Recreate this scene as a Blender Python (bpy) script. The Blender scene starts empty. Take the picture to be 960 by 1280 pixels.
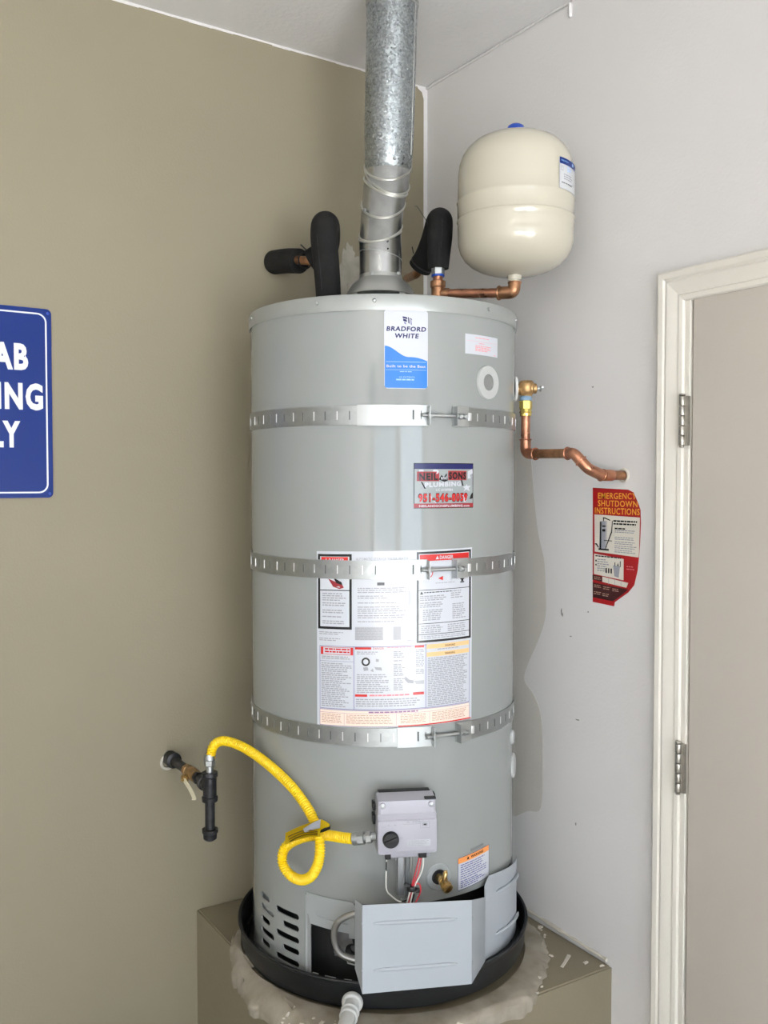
import bpy, bmesh, math, random
from math import sin, cos, pi, radians, sqrt
from mathutils import Vector, Matrix, noise
random.seed(7)
S = bpy.context.scene
COL = S.collection
# ------------------------------------------------------------------ camera
F_PX = 1155.0
PITCH = math.atan(40 / F_PX)
HEAD = radians(33.27)
RT = Vector((cos(HEAD), -sin(HEAD), 0)); FW = Vector((sin(HEAD), cos(HEAD), 0)); UP = Vector((0, 0, 1))
CAMP = Vector((-1.69071, -2.33527, 1.6))
cd = bpy.data.cameras.new('camera'); cam = bpy.data.objects.new('camera', cd); COL.objects.link(cam)
cd.sensor_fit = 'VERTICAL'; cd.sensor_height = 24.0; cd.lens = F_PX / 1280 * 24.0
cd.clip_start = 0.05
cam.location = CAMP; cam.rotation_euler = (pi / 2 - PITCH, 0, -HEAD)
S.camera = cam
# ------------------------------------------------------------------ world, lights, exposure
S.view_settings.view_transform = 'Standard'; S.view_settings.look = 'None'
S.view_settings.exposure = -0.55; S.view_settings.gamma = 1.0; S.view_settings.use_curve_mapping = False
W = bpy.data.worlds.new('world'); S.world = W; W.use_nodes = True
bg = W.node_tree.nodes['Background']; bg.inputs[0].default_value = (0.78, 0.88, 1.0, 1); bg.inputs[1].default_value = 2.0
def area(name, loc, sx, sy, power, col, rot):
    l = bpy.data.lights.new(name, 'AREA'); l.shape = 'RECTANGLE'; l.size = sx; l.size_y = sy
    l.energy = power; l.color = col
    o = bpy.data.objects.new(name, l); COL.objects.link(o); o.location = loc; o.rotation_euler = rot
    return o
# daylight coming in through the two garage door openings behind the camera
area('daylight', (-1.55, -6.58, 1.08), 1.9, 2.1, 85, (0.68, 0.84, 1.0), (radians(90), 0, 0))
area('daylight', (-4.3, -6.58, 1.08), 2.4, 2.1, 55, (0.70, 0.85, 1.0), (radians(90), 0, 0))
# sun on the driveway and just inside the openings
sl = bpy.data.lights.new('sun', 'SUN'); sl.energy = 105; sl.angle = radians(0.6); sl.color = (1.0, 0.97, 0.95)
so = bpy.data.objects.new('sun', sl); COL.objects.link(so); so.rotation_euler = (radians(42), 0, radians(12))
# warm fill added under the ceiling to lift the upper walls, no lamp known
area('added_fill', (-2.9, -3.4, 2.70), 1.2, 0.25, 22, (1.0, 0.90, 0.78), (0, 0, 0))

# ------------------------------------------------------------------ materials
def mat(name, col, rough=0.5, metal=0.0, var=0.0, vscale=8.0, bump=0.0, bscale=60.0, rvar=0.0, coat=0.0, col2=None, detail=4, spec=None):
    m = bpy.data.materials.new(name); m.use_nodes = True
    nt = m.node_tree; b = nt.nodes['Principled BSDF']
    c = tuple(col) + (1,)
    b.inputs['Base Color'].default_value = c; b.inputs['Roughness'].default_value = rough; b.inputs['Metallic'].default_value = metal
    b.inputs['Coat Weight'].default_value = coat
    if spec is not None: b.inputs['Specular IOR Level'].default_value = spec
    tc = nt.nodes.new('ShaderNodeTexCoord')
    if var or col2:
        n = nt.nodes.new('ShaderNodeTexNoise'); n.inputs['Scale'].default_value = vscale; n.inputs['Detail'].default_value = detail
        nt.links.new(tc.outputs['Object'], n.inputs['Vector'])
        r = nt.nodes.new('ShaderNodeValToRGB'); nt.links.new(n.outputs['Fac'], r.inputs['Fac'])
        lo = tuple(max(0, x * (1 - var)) for x in col) + (1,); hi = tuple(min(1, x * (1 + var)) for x in col) + (1,)
        if col2: lo, hi = c, tuple(col2) + (1,)
        r.color_ramp.elements[0].position = 0.35; r.color_ramp.elements[1].position = 0.65
        r.color_ramp.elements[0].color = lo; r.color_ramp.elements[1].color = hi
        nt.links.new(r.outputs['Color'], b.inputs['Base Color'])
        if rvar:
            q = nt.nodes.new('ShaderNodeMapRange'); nt.links.new(n.outputs['Fac'], q.inputs['Value'])
            q.inputs['To Min'].default_value = max(0.02, rough - rvar); q.inputs['To Max'].default_value = rough + rvar
            nt.links.new(q.outputs['Result'], b.inputs['Roughness'])
    if bump:
        n2 = nt.nodes.new('ShaderNodeTexNoise'); n2.inputs['Scale'].default_value = bscale; n2.inputs['Detail'].default_value = 3
        nt.links.new(tc.outputs['Object'], n2.inputs['Vector'])
        bp = nt.nodes.new('ShaderNodeBump'); bp.inputs['Strength'].default_value = bump; bp.inputs['Distance'].default_value = 0.002
        nt.links.new(n2.outputs['Fac'], bp.inputs['Height']); nt.links.new(bp.outputs['Normal'], b.inputs['Normal'])
    return m
def galv(name, base, rough, spangle=1.0, scale=70):
    m = bpy.data.materials.new(name); m.use_nodes = True
    nt = m.node_tree; b = nt.nodes['Principled BSDF']; b.inputs['Metallic'].default_value = 0.9
    tc = nt.nodes.new('ShaderNodeTexCoord')
    v = nt.nodes.new('ShaderNodeTexVoronoi'); v.inputs['Scale'].default_value = scale
    nt.links.new(tc.outputs['Object'], v.inputs['Vector'])
    r = nt.nodes.new('ShaderNodeValToRGB'); r.color_ramp.elements[0].position = 0.0; r.color_ramp.elements[1].position = 1.0
    r.color_ramp.elements[0].color = tuple(x * (1 - 0.35 * spangle) for x in base) + (1,)
    r.color_ramp.elements[1].color = tuple(min(1, x * (1 + 0.3 * spangle)) for x in base) + (1,)
    sx = nt.nodes.new('ShaderNodeSeparateColor'); nt.links.new(v.outputs['Color'], sx.inputs[0])
    nt.links.new(sx.outputs[0], r.inputs['Fac']); nt.links.new(r.outputs['Color'], b.inputs['Base Color'])
    q = nt.nodes.new('ShaderNodeMapRange'); nt.links.new(sx.outputs[1], q.inputs['Value'])
    q.inputs['To Min'].default_value = max(.05, rough - 0.12 * spangle); q.inputs['To Max'].default_value = rough + 0.15 * spangle
    nt.links.new(q.outputs['Result'], b.inputs['Roughness'])
    # each zinc crystal is tilted a little
    vm = nt.nodes.new('ShaderNodeVectorMath'); vm.operation = 'SUBTRACT'; nt.links.new(v.outputs['Color'], vm.inputs[0]); vm.inputs[1].default_value = (.5, .5, .5)
    vs = nt.nodes.new('ShaderNodeVectorMath'); vs.operation = 'SCALE'; nt.links.new(vm.outputs[0], vs.inputs[0]); vs.inputs['Scale'].default_value = 0.22 * spangle
    g = nt.nodes.new('ShaderNodeNewGeometry')
    va = nt.nodes.new('ShaderNodeVectorMath'); va.operation = 'ADD'; nt.links.new(g.outputs['Normal'], va.inputs[0]); nt.links.new(vs.outputs[0], va.inputs[1])
    vn = nt.nodes.new('ShaderNodeVectorMath'); vn.operation = 'NORMALIZE'; nt.links.new(va.outputs[0], vn.inputs[0])
    nt.links.new(vn.outputs[0], b.inputs['Normal'])
    return m
def s2l(*c):
    return tuple(((x / 255) / 12.92 if x / 255 <= 0.04045 else ((x / 255 + 0.055) / 1.055) ** 2.4) for x in c)
M = {}
M['wall_tan'] = mat('tan wall paint', s2l(145, 137, 116), 0.62, var=0.025, vscale=1.3, bump=0.25, bscale=160)
M['wall_white'] = mat('off white wall paint', s2l(226, 224, 223), 0.6, var=0.02, vscale=1.7, bump=0.3, bscale=120)
M['ceiling'] = mat('ceiling paint', s2l(238, 237, 236), 0.8, var=0.02, vscale=2.5, bump=0.9, bscale=70)
M['concrete'] = mat('pale driveway concrete', s2l(205, 203, 200), 0.8, var=0.05, vscale=3, bump=0.3, bscale=80)
M['floor'] = mat('worn garage floor', s2l(150, 148, 144), 0.6, var=0.12, vscale=3, bump=0.3, bscale=80)
M['tan_ped'] = mat('tan platform paint', s2l(134, 125, 104), 0.55, var=0.05, vscale=3, bump=0.4, bscale=90)
M['plaster'] = mat('joint compound', s2l(166, 159, 146), 0.75, bump=1.0, bscale=45, col2=s2l(140, 132, 117), vscale=14, detail=8)
M['plaster_lite'] = mat('pale plaster', s2l(208, 202, 190), 0.8, bump=0.8, bscale=60, var=0.05, vscale=30)
M['patch_wall'] = mat('unpainted plaster', s2l(186, 182, 170), 0.8, bump=0.8, bscale=40, col2=s2l(160, 155, 140), vscale=20, detail=8)
M['olive_wash_shade'] = mat('old olive wall wash and shade', s2l(206, 202, 194), 0.6, var=0.02, vscale=5, bump=0.3, bscale=120)
M['jacket'] = mat('grey enamel jacket', s2l(149, 153, 152), 0.075, var=0.012, vscale=3, spec=0.6)
M['jacket2'] = mat('grey enamel sheet', s2l(160, 165, 166), 0.3, spec=0.5)
M['cap'] = mat('satin grey top band', s2l(166, 170, 168), 0.32, metal=0.35, var=0.04, vscale=12)
M['cover'] = mat('pale enamel cover', s2l(172, 179, 186), 0.35, spec=0.5)
M['black_in'] = mat('sooty black interior', (0.012, 0.012, 0.012), 0.6)  # one flat near-black for burner chamber, drain valve disc and flue collar
M['chamber'] = mat('dark chamber steel', (0.16, 0.16, 0.17), 0.42, metal=0.5, var=0.35, vscale=20)
M['galv'] = galv('spangled galvanised steel', (0.33, 0.36, 0.37), 0.32, 0.75, 230)
M['galv2'] = mat('bright galvanised elbow', (0.40, 0.41, 0.41), 0.27, metal=0.92, var=0.10, vscale=30)
M['bead'] = mat('rolled steel bead', (0.62, 0.62, 0.58), 0.34, metal=0.8)
M['hood'] = mat('aluminium draft hood', (0.50, 0.51, 0.50), 0.4, metal=0.8)
M['strap'] = galv('zinc strap steel', (0.37, 0.39, 0.39), 0.36, 0.12, 90)
M['zinc'] = mat('bright zinc', (0.45, 0.47, 0.47), 0.46, metal=0.95)
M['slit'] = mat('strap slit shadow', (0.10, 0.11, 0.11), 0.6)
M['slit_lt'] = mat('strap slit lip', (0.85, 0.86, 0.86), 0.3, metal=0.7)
M['foam'] = mat('black foam', (0.013, 0.013, 0.013), 0.85, spec=0.25, bump=0.5, bscale=180, var=0.25, vscale=25)
M['copper'] = mat('copper', (0.50, 0.235, 0.145), 0.30, metal=0.95, var=0.22, vscale=28, rvar=0.1)
M['copper_old'] = mat('aged copper', (0.42, 0.22, 0.12), 0.38, metal=0.9, var=0.35, vscale=35, rvar=0.1)
M['brass'] = mat('brass', (0.55, 0.38, 0.16), 0.3, metal=0.95, var=0.2, vscale=40)
M['bronze'] = mat('bronze body', (0.44, 0.28, 0.13), 0.42, metal=0.85, var=0.25, vscale=50, bump=0.4, bscale=200)
M['brassbright'] = mat('bright brass', (0.80, 0.62, 0.18), 0.22, metal=0.9)
M['iron'] = mat('black iron', (0.035, 0.035, 0.038), 0.38, metal=0.6, var=0.3, vscale=50)
M['yellow'] = mat('yellow coating', s2l(250, 212, 22), 0.34, spec=0.5)
M['yellowtag'] = mat('yellow plastic tag', s2l(222, 192, 30), 0.25)
M['tank'] = mat('cream enamel', s2l(197, 192, 175), 0.14, var=0.008, vscale=3, coat=0.4)
M['bluecap'] = mat('blue plastic', s2l(24, 72, 176), 0.35)
M['white_pl'] = mat('white plastic', s2l(222, 222, 220), 0.35)
M['ring_grey'] = mat('pale grey plastic', s2l(186, 189, 188), 0.4)
M['pvc'] = mat('white PVC', s2l(205, 206, 204), 0.4)
M['cream_pl'] = mat('cream lever coating', s2l(214, 206, 180), 0.4)
M['valve_grey'] = mat('light grey plastic', s2l(172, 172, 182), 0.35, var=0.01)
M['black_pl'] = mat('black plastic', (0.006, 0.006, 0.007), 0.5)
M['pan'] = mat('black drain pan plastic', (0.009, 0.010, 0.011), 0.45, var=0.3, vscale=10)
M['alu'] = mat('aluminium tube', (0.42, 0.42, 0.41), 0.35, metal=0.9)
M['red_wire'] = mat('red wire', s2l(190, 50, 60), 0.4)
M['white_wire'] = mat('white wire', s2l(220, 220, 215), 0.4)
M['trim'] = mat('door trim paint', s2l(230, 226, 216), 0.35, var=0.012, vscale=8)
M['door'] = mat('door paint', s2l(206, 199, 190), 0.5, var=0.02, vscale=2.0, bump=0.15, bscale=90)
M['hinge'] = mat('brushed nickel hinge', (0.42, 0.40, 0.36), 0.36, metal=0.9, var=0.1, vscale=60)
M['gap'] = mat('dark gap', (0.03, 0.025, 0.02), 0.8)
# print colours
def ink(n, *c, rough=0.3): M[n] = mat('print ' + n, s2l(*c), rough)
ink('p_white', 204, 208, 216, rough=0.22); ink('p_black', 22, 22, 26, rough=0.22); ink('p_red', 205, 40, 38, rough=0.25); ink('p_grey', 158, 160, 168, rough=0.25)
ink('p_lgrey', 205, 207, 210, rough=0.22); ink('p_mid', 175, 177, 184, rough=0.25)
ink('p_blue', 38, 122, 212, rough=0.25); ink('p_navy', 24, 30, 92); ink('p_lblue', 150, 195, 240); ink('p_orange', 246, 160, 90)
ink('p_amber', 235, 196, 140); ink('p_peach', 246, 226, 212); ink('p_pink', 226, 130, 140); ink('p_brown', 196, 160, 140)
ink('s_blue', 1, 42, 120, rough=0.3); ink('s_white', 235, 238, 242, rough=0.3)
ink('e_red', 172, 18, 24, rough=0.35); ink('e_yel', 246, 176, 60, rough=0.35); ink('e_cream', 222, 216, 204, rough=0.35); ink('e_maroon', 62, 18, 20, rough=0.4)
ink('p_silver', 150, 158, 160); ink('p_dred', 150, 40, 48); ink('p_violet', 90, 90, 150); ink('p_purple', 150, 110, 150)

M['s_blue'].node_tree.nodes['Principled BSDF'].inputs['Specular IOR Level'].default_value = 0.25

# ------------------------------------------------------------------ helpers
WL = {}          # world location of every object's origin
def link(o, parent=None):
    COL.objects.link(o)
    if parent: o.parent = parent
def thing(name, label, cat, loc, group=None):
    o = bpy.data.objects.new(name, None); link(o); o.empty_display_size = 0.05
    o.location = loc; WL[o] = Vector(loc)
    o['label'] = label; o['category'] = cat
    if group: o['group'] = group
    return o
def tag(o, label, cat, group=None):
    o['label'] = label; o['category'] = cat
    if group: o['group'] = group
    return o
def obj(name, bm, m, parent=None, label=None, smooth=38, origin=None):
    """bm is in world coordinates; becomes one mesh object under parent"""
    if parent is not None: org = WL[parent]
    else:
        if origin is None:
            vs = [v.co for v in bm.verts]
            lo = [min(v[i] for v in vs) for i in range(3)]; hi = [max(v[i] for v in vs) for i in range(3)]
            origin = ((lo[0] + hi[0]) / 2, (lo[1] + hi[1]) / 2, lo[2])
        org = Vector(origin)
    for v in bm.verts: v.co -= org
    me = bpy.data.meshes.new(name); bm.to_mesh(me); bm.free()
    for x in (m if isinstance(m, (list, tuple)) else [m]): me.materials.append(M[x] if isinstance(x, str) else x)
    if smooth:
        me.shade_smooth(); me.set_sharp_from_angle(angle=radians(smooth))
    o = bpy.data.objects.new(name, me); link(o, parent)
    if parent is None: o.location = org
    WL[o] = org.copy()
    if label: o['label'] = label
    return o
def struct(name, bm, m, parent=None, **k):
    o = obj(name, bm, m, parent, **k)
    if parent is None: o['kind'] = 'structure'
    return o
HX = Vector((-0.40953, -0.37716, 0))
def L(x, y, z):       # frame of the heater: x to its right, -y to its front
    return HX + RT * x + FW * y + UP * z
def CY(theta, z, r=0.33):   # point on the heater's jacket
    t = radians(theta); return L(r * sin(t), -r * cos(t), z)
def rdir(theta): t = radians(theta); return RT * sin(t) - FW * cos(t)
def tdir(theta): t = radians(theta); return RT * cos(t) + FW * sin(t)
def box(bm, p0, p1, bev=0.0, mi=0):
    x0, y0, z0 = [min(a, b) for a, b in zip(p0, p1)]; x1, y1, z1 = [max(a, b) for a, b in zip(p0, p1)]
    return obox(bm, Vector(((x0 + x1) / 2, (y0 + y1) / 2, (z0 + z1) / 2)), (1, 0, 0), (0, 1, 0), (0, 0, 1), (x1 - x0) / 2, (y1 - y0) / 2, (z1 - z0) / 2, bev, mi)
def obox(bm, c, ax, ay, az, hx, hy, hz, bev=0.0, mi=0):
    ax, ay, az = Vector(ax), Vector(ay), Vector(az); c = Vector(c)
    t = bmesh.new()
    vs = [t.verts.new(c + ax * hx * i + ay * hy * j + az * hz * k) for i in (-1, 1) for j in (-1, 1) for k in (-1, 1)]
    for f in ((0, 1, 3, 2), (4, 6, 7, 5), (0, 4, 5, 1), (2, 3, 7, 6), (0, 2, 6, 4), (1, 5, 7, 3)):
        t.faces.new([vs[i] for i in f])
    if bev > 0: bmesh.ops.bevel(t, geom=t.edges[:], offset=bev, segments=3, profile=0.5, affect='EDGES')
    bmesh.ops.recalc_face_normals(t, faces=t.faces[:])
    merge(bm, t, mi); return bm
def merge(bm, t, mi=None):
    mp = {}
    for v in t.verts: mp[v] = bm.verts.new(v.co)
    for f in t.faces:
        try:
            g = bm.faces.new([mp[v] for v in f.verts]); g.material_index = f.material_index if mi is None else mi
        except ValueError: pass
    t.free()
def frames(pts):
    n = len(pts); T = []
    for i in range(n):
        a = pts[max(0, i - 1)]; b = pts[min(n - 1, i + 1)]; d = (b - a)
        T.append(d.normalized() if d.length > 1e-9 else (T[-1] if T else UP))
    u = T[0].orthogonal().normalized(); U = [u]
    for i in range(1, n):
        u = U[-1] - T[i] * U[-1].dot(T[i]); U.append(u.normalized())
    return T, U
def tube(bm, pts, r, seg=16, caps=True, mi=0, flat=None):
    pts = [Vector(p) for p in pts]; T, U = frames(pts); rings = []
    for i, p in enumerate(pts):
        rr = r[i] if isinstance(r, (list, tuple)) else r
        v = T[i].cross(U[i])
        rings.append([bm.verts.new(p + (U[i] * cos(2 * pi * k / seg) + v * sin(2 * pi * k / seg)) * rr) for k in range(seg)])
    for a, b in zip(rings[:-1], rings[1:]):
        for k in range(seg):
            f = bm.faces.new((a[k], a[(k + 1) % seg], b[(k + 1) % seg], b[k])); f.material_index = mi
    if caps:
        f = bm.faces.new(rings[0][::-1]); f.material_index = mi
        f = bm.faces.new(rings[-1]); f.material_index = mi
    return bm
def lathe(bm, prof, c, axis=UP, seg=48, ref=None, mi=0, closed=False):
    """prof: list of (radius, height along axis)"""
    c = Vector(c); axis = Vector(axis).normalized()
    u = (Vector(ref) - axis * Vector(ref).dot(axis)).normalized() if ref else axis.orthogonal().normalized(); v = axis.cross(u)
    rings = []
    for r, h in prof:
        if r < 1e-6: rings.append([bm.verts.new(c + axis * h)])
        else: rings.append([bm.verts.new(c + axis * h + (u * cos(2 * pi * k / seg) + v * sin(2 * pi * k / seg)) * r) for k in range(seg)])
    pr = list(zip(rings[:-1], rings[1:]))
    if closed: pr.append((rings[-1], rings[0]))
    for a, b in pr:
        for k in range(seg):
            k2 = (k + 1) % seg
            if len(a) == 1 and len(b) == 1: continue
            if len(a) == 1: f = bm.faces.new((a[0], b[k2], b[k]))
            elif len(b) == 1: f = bm.faces.new((a[k], a[k2], b[0]))
            else: f = bm.faces.new((a[k], a[k2], b[k2], b[k]))
            f.material_index = mi
    return bm
def cyl(bm, p0, p1, r, seg=24, mi=0, bev=0.0):
    p0, p1 = Vector(p0), Vector(p1); h = (p1 - p0).length; b = min(bev, r * .5, h * .4)
    prof = [(0, 0), (r, 0), (r, h), (0, h)] if b <= 0 else [(0, 0), (r - b, 0), (r - b * .3, b * .3), (r, b), (r, h - b), (r - b * .3, h - b * .3), (r - b, h), (0, h)]
    return lathe(bm, prof, p0, p1 - p0, seg, mi=mi)
def torus(bm, c, axis, R, r, seg=48, s2=8, mi=0):
    return lathe(bm, [(R + r * cos(2 * pi * k / s2), r * sin(2 * pi * k / s2)) for k in range(s2)], c, axis, seg, mi=mi, closed=True)
def fillet(pts, r, n=8):
    pts = [Vector(p) for p in pts]; out = [pts[0]]
    for i in range(1, len(pts) - 1):
        a = (pts[i - 1] - pts[i]); b = (pts[i + 1] - pts[i]); rr = min(r, a.length * .49, b.length * .49)
        A = pts[i] + a.normalized() * rr; B = pts[i] + b.normalized() * rr
        for k in range(n + 1):
            t = k / n; out.append(A * (1 - t) ** 2 + pts[i] * 2 * t * (1 - t) + B * t * t)
    out.append(pts[-1]); return out
def spline(pts, n=8):
    pts = [Vector(p) for p in pts]; P = [pts[0] * 2 - pts[1]] + pts + [pts[-1] * 2 - pts[-2]]; out = []
    for i in range(1, len(P) - 2):
        a, b, c, d = P[i - 1:i + 3]
        for k in range(n):
            t = k / n
            out.append(0.5 * ((2 * b) + (c - a) * t + (2 * a - 5 * b + 4 * c - d) * t * t + (3 * b - a - 3 * c + d) * t ** 3))
    out.append(P[-2]); return out
def resample(pts, step):
    out = [pts[0]]; acc = 0
    for a, b in zip(pts[:-1], pts[1:]):
        d = (b - a).length
        while acc + d >= step:
            t = (step - acc) / d; a = a + (b - a) * t; out.append(a.copy()); d = (b - a).length; acc = 0
        acc += d
    out.append(pts[-1]); return out
def nb(): return bmesh.new()
def slab(bm, outline, axis, th, mi=0):
    """prism from a closed outline of world points, thickened along axis"""
    axis = Vector(axis); a = [bm.verts.new(Vector(p)) for p in outline]; b = [bm.verts.new(Vector(p) + axis * th) for p in outline]
    n = len(a)
    for f in (a[::-1], b): bm.faces.new(f).material_index = mi
    for i in range(n): bm.faces.new((a[i], a[(i + 1) % n], b[(i + 1) % n], b[i])).material_index = mi
    bmesh.ops.recalc_face_normals(bm, faces=bm.faces[:])
    return bm
_txt = {}
def text_tris(s, bold=0.0):
    key = (s, bold)
    if key in _txt: return _txt[key]
    c = bpy.data.curves.new('t', 'FONT'); c.body = s; c.size = 1; c.resolution_u = 3; c.offset = bold; c.fill_mode = 'FRONT'; c.space_character = 1.07 + bold * 2.0
    o = bpy.data.objects.new('t', c); COL.objects.link(o)
    dg = bpy.context.evaluated_depsgraph_get(); me = bpy.data.meshes.new_from_object(o.evaluated_get(dg))
    V = [(v.co.x, v.co.y) for v in me.vertices]; P = [tuple(p.vertices) for p in me.polygons]
    bpy.data.objects.remove(o); bpy.data.curves.remove(c); bpy.data.meshes.remove(me)
    if not V: _txt[key] = ([], [], 0, 0, 0, 0); return _txt[key]
    xs = [v[0] for v in V]; ys = [v[1] for v in V]
    _txt[key] = (V, P, min(xs), max(xs), min(ys), max(ys)); return _txt[key]
class Decal:
    """flat print laid on a surface; f(u, v, lift) gives the world point. u right, v down, metres"""
    def __init__(s, f, mats, step=0.008): s.f = f; s.bm = nb(); s.m = list(mats); s.step = step
    def mi(s, n):
        if n not in s.m: s.m.append(n)
        return s.m.index(n)
    def rect(s, u0, v0, u1, v1, m, lay=1, skew=0.0):
        n = max(1, int(abs(u1 - u0) / s.step)); k = s.mi(m); h = 0.0005 + lay * 0.0003; prev = None
        for i in range(n + 1):
            u = u0 + (u1 - u0) * i / n; a = s.bm.verts.new(s.f(u, v0, h)); b = s.bm.verts.new(s.f(u, v1, h))
            if prev:
                f = s.bm.faces.new((prev[0], prev[1], b, a)); f.material_index = k
            prev = (a, b)
    def frame(s, u0, v0, u1, v1, t, m, lay=1):
        s.rect(u0, v0, u1, v0 + t, m, lay); s.rect(u0, v1 - t, u1, v1, m, lay); s.rect(u0, v0 + t, u0 + t, v1 - t, m, lay); s.rect(u1 - t, v0 + t, u1, v1 - t, m, lay)
    def poly(s, pts, m, lay=1):
        h = 0.0005 + lay * 0.0003; f = s.bm.faces.new([s.bm.verts.new(s.f(u, v, h)) for u, v in pts]); f.material_index = s.mi(m)
    def text(s, st, u0, vb, h, m, w=None, lay=2, bold=0.0, align='L', slant=0.0, slope=0.0):
        V, P, x0, x1, y0, y1 = text_tris(st, bold)
        if not V: return
        cap = 0.73
        sy = h / cap; sx = (w / (x1 - x0)) if w else sy; wid = (x1 - x0) * sx
        if align == 'C': u0 -= wid / 2
        if align == 'R': u0 -= wid
        k = s.mi(m); hh = 0.0005 + lay * 0.0003
        vs = [s.bm.verts.new(s.f(u0 + (x - x0) * sx + y * sy * slant, vb - y * sy + slope * (x - x0) * sx, hh)) for x, y in V]
        for p in P:
            try: f = s.bm.faces.new([vs[i] for i in p]); f.material_index = k
            except ValueError: pass
    def lines(s, u0, v0, u1, v1, pitch, m, lay=1, fill=0.5, rag=0.3, skip=0.0, wmin=0.004, wmax=0.012):
        """small print too fine to read: rows of word-long dashes"""
        v = v0
        while v + pitch * fill < v1:
            if random.random() >= skip:
                end = u1 - random.random() * rag * (u1 - u0); u = u0
                while u < end - 0.002:
                    w = min(random.uniform(wmin, wmax), end - u); s.rect(u, v, u + w, v + pitch * fill, m, lay); u += w + 0.0016
            v += pitch
    def done(s, name, parent=None, label=None):
        bmesh.ops.recalc_face_normals
        return obj(name, s.bm, s.m, parent, label=label, smooth=0)
def on_jacket(th0, z0, R=0.33):      # decal origin at angle th0 (deg), top z0
    return lambda u, v, l: CY(th0 + math.degrees(u / R), z0 - v, R + l)
def sheet(dec, outline_n=None): pass
def rrect(cx, cy, hw, hh, r, n=6):
    out = []
    for qx, qy, a0 in ((1, 1, 0), (-1, 1, 90), (-1, -1, 180), (1, -1, 270)):
        for k in range(n + 1):
            a = radians(a0 + 90 * k / n); out.append((cx + qx * (hw - r) + r * cos(a), cy + qy * (hh - r) + r * sin(a)))
    return out

# ------------------------------------------------------------------ the setting
CZ = 2.803; X0 = -6.2; Y0 = -6.6
bm = nb(); box(bm, (X0, 0, 0), (0, 0.1, CZ)); wall_left = struct('wall_left', bm, 'wall_tan', smooth=0)
DY0, DY1, DZ = -0.994, -1.81, 2.004      # opening of the door in the right wall
bm = nb(); box(bm, (0, 0.1, 0), (0.1, DY0, CZ)); box(bm, (0, DY0, DZ), (0.1, DY1, CZ)); box(bm, (0, DY1, 0), (0.1, Y0, CZ))
wall_right = struct('wall_right', bm, 'wall_white', smooth=0)
bm = nb(); box(bm, (X0 - .1, .1, 0), (X0, Y0, CZ)); struct('wall_far', bm, 'wall_white', smooth=0)
bm = nb()      # rear wall with two garage door openings
for a, b in ((X0, -5.6), (-3.0, -2.6), (-0.5, 0)): box(bm, (a, Y0 - .1, 0), (b, Y0, CZ))
box(bm, (X0, Y0 - .1, 2.15), (0, Y0, CZ)); struct('wall_rear', bm, 'wall_white', smooth=0)
bm = nb(); box(bm, (X0 - .1, Y0 - .1, CZ), (0.1, 0.1, CZ + .1)); struct('ceiling', bm, 'ceiling', smooth=0)
bm = nb(); box(bm, (X0 - .1, Y0 - .1, -0.1), (0.1, 0.1, 0)); struct('floor', bm, 'floor', smooth=0)
bm = nb(); box(bm, (-14, Y0 - 9, -0.15), (6, Y0 - .1, -0.02)); struct('driveway', bm, 'concrete', smooth=0)
# white paint line cut in along the corner and the ceiling of the tan wall
bm = nb(); box(bm, (-0.013, -0.0012, 0.47), (0, 0.001, 2.765)); 
slab(bm, [(0, 0.001, CZ), (-0.04, 0.001, CZ), (-0.034, 0.001, 2.793), (-0.02, 0.001, 2.785), (-0.013, 0.001, 2.765), (0, 0.001, 2.765)], (0, -1, 0), 0.0022)
n = 60
for i in range(n):
    xa = -0.04 - 5 * (i / n) ** 1.6; xb = -0.04 - 5 * ((i + 1) / n) ** 1.6
    box(bm, (xa, 0.001, CZ - 0.004 - 0.003 * random.random()), (xb, -0.0012, CZ))
obj('paint_edge', bm, 'wall_white', wall_left, smooth=0)
# bare plaster behind the flue
def ragged(cx, cz, pts, amp=0.006, sub=5, seed=0):
    random.seed(seed); out = []; n = len(pts)
    for i in range(n):
        a, b = pts[i], pts[(i + 1) % n]
        for k in range(sub):
            t = k / sub; out.append((a[0] + (b[0] - a[0]) * t + random.uniform(-amp, amp), a[1] + (b[1] - a[1]) * t + random.uniform(-amp, amp)))
    return out
P = ragged(0, 0, [(-0.30, 2.272), (-0.315, 2.20), (-0.31, 2.12), (-0.33, 2.04), (-0.17, 2.03), (-0.14, 2.15), (-0.17, 2.25), (-0.235, 2.262), (-0.262, 2.255), (-0.27, 2.285), (-0.29, 2.29), (-0.292, 2.27)], 0.004, 4, 3)
bm = nb(); slab(bm, [(x, 0.001, z) for x, z in P], (0, -1, 0), 0.0035); obj('plaster_patch', bm, 'patch_wall', wall_left, smooth=0)
# hump of plaster inside that patch
P = ragged(0, 0, [(-0.29, 2.17), (-0.30, 2.10), (-0.27, 2.05), (-0.2, 2.05), (-0.2, 2.14), (-0.25, 2.13)], 0.006, 4, 5)
bm = nb(); slab(bm, [(x, -0.002, z) for x, z in P], (0, -1, 0), 0.004); obj('plaster_patch', bm, 'patch_wall', wall_left, smooth=0)
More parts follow.
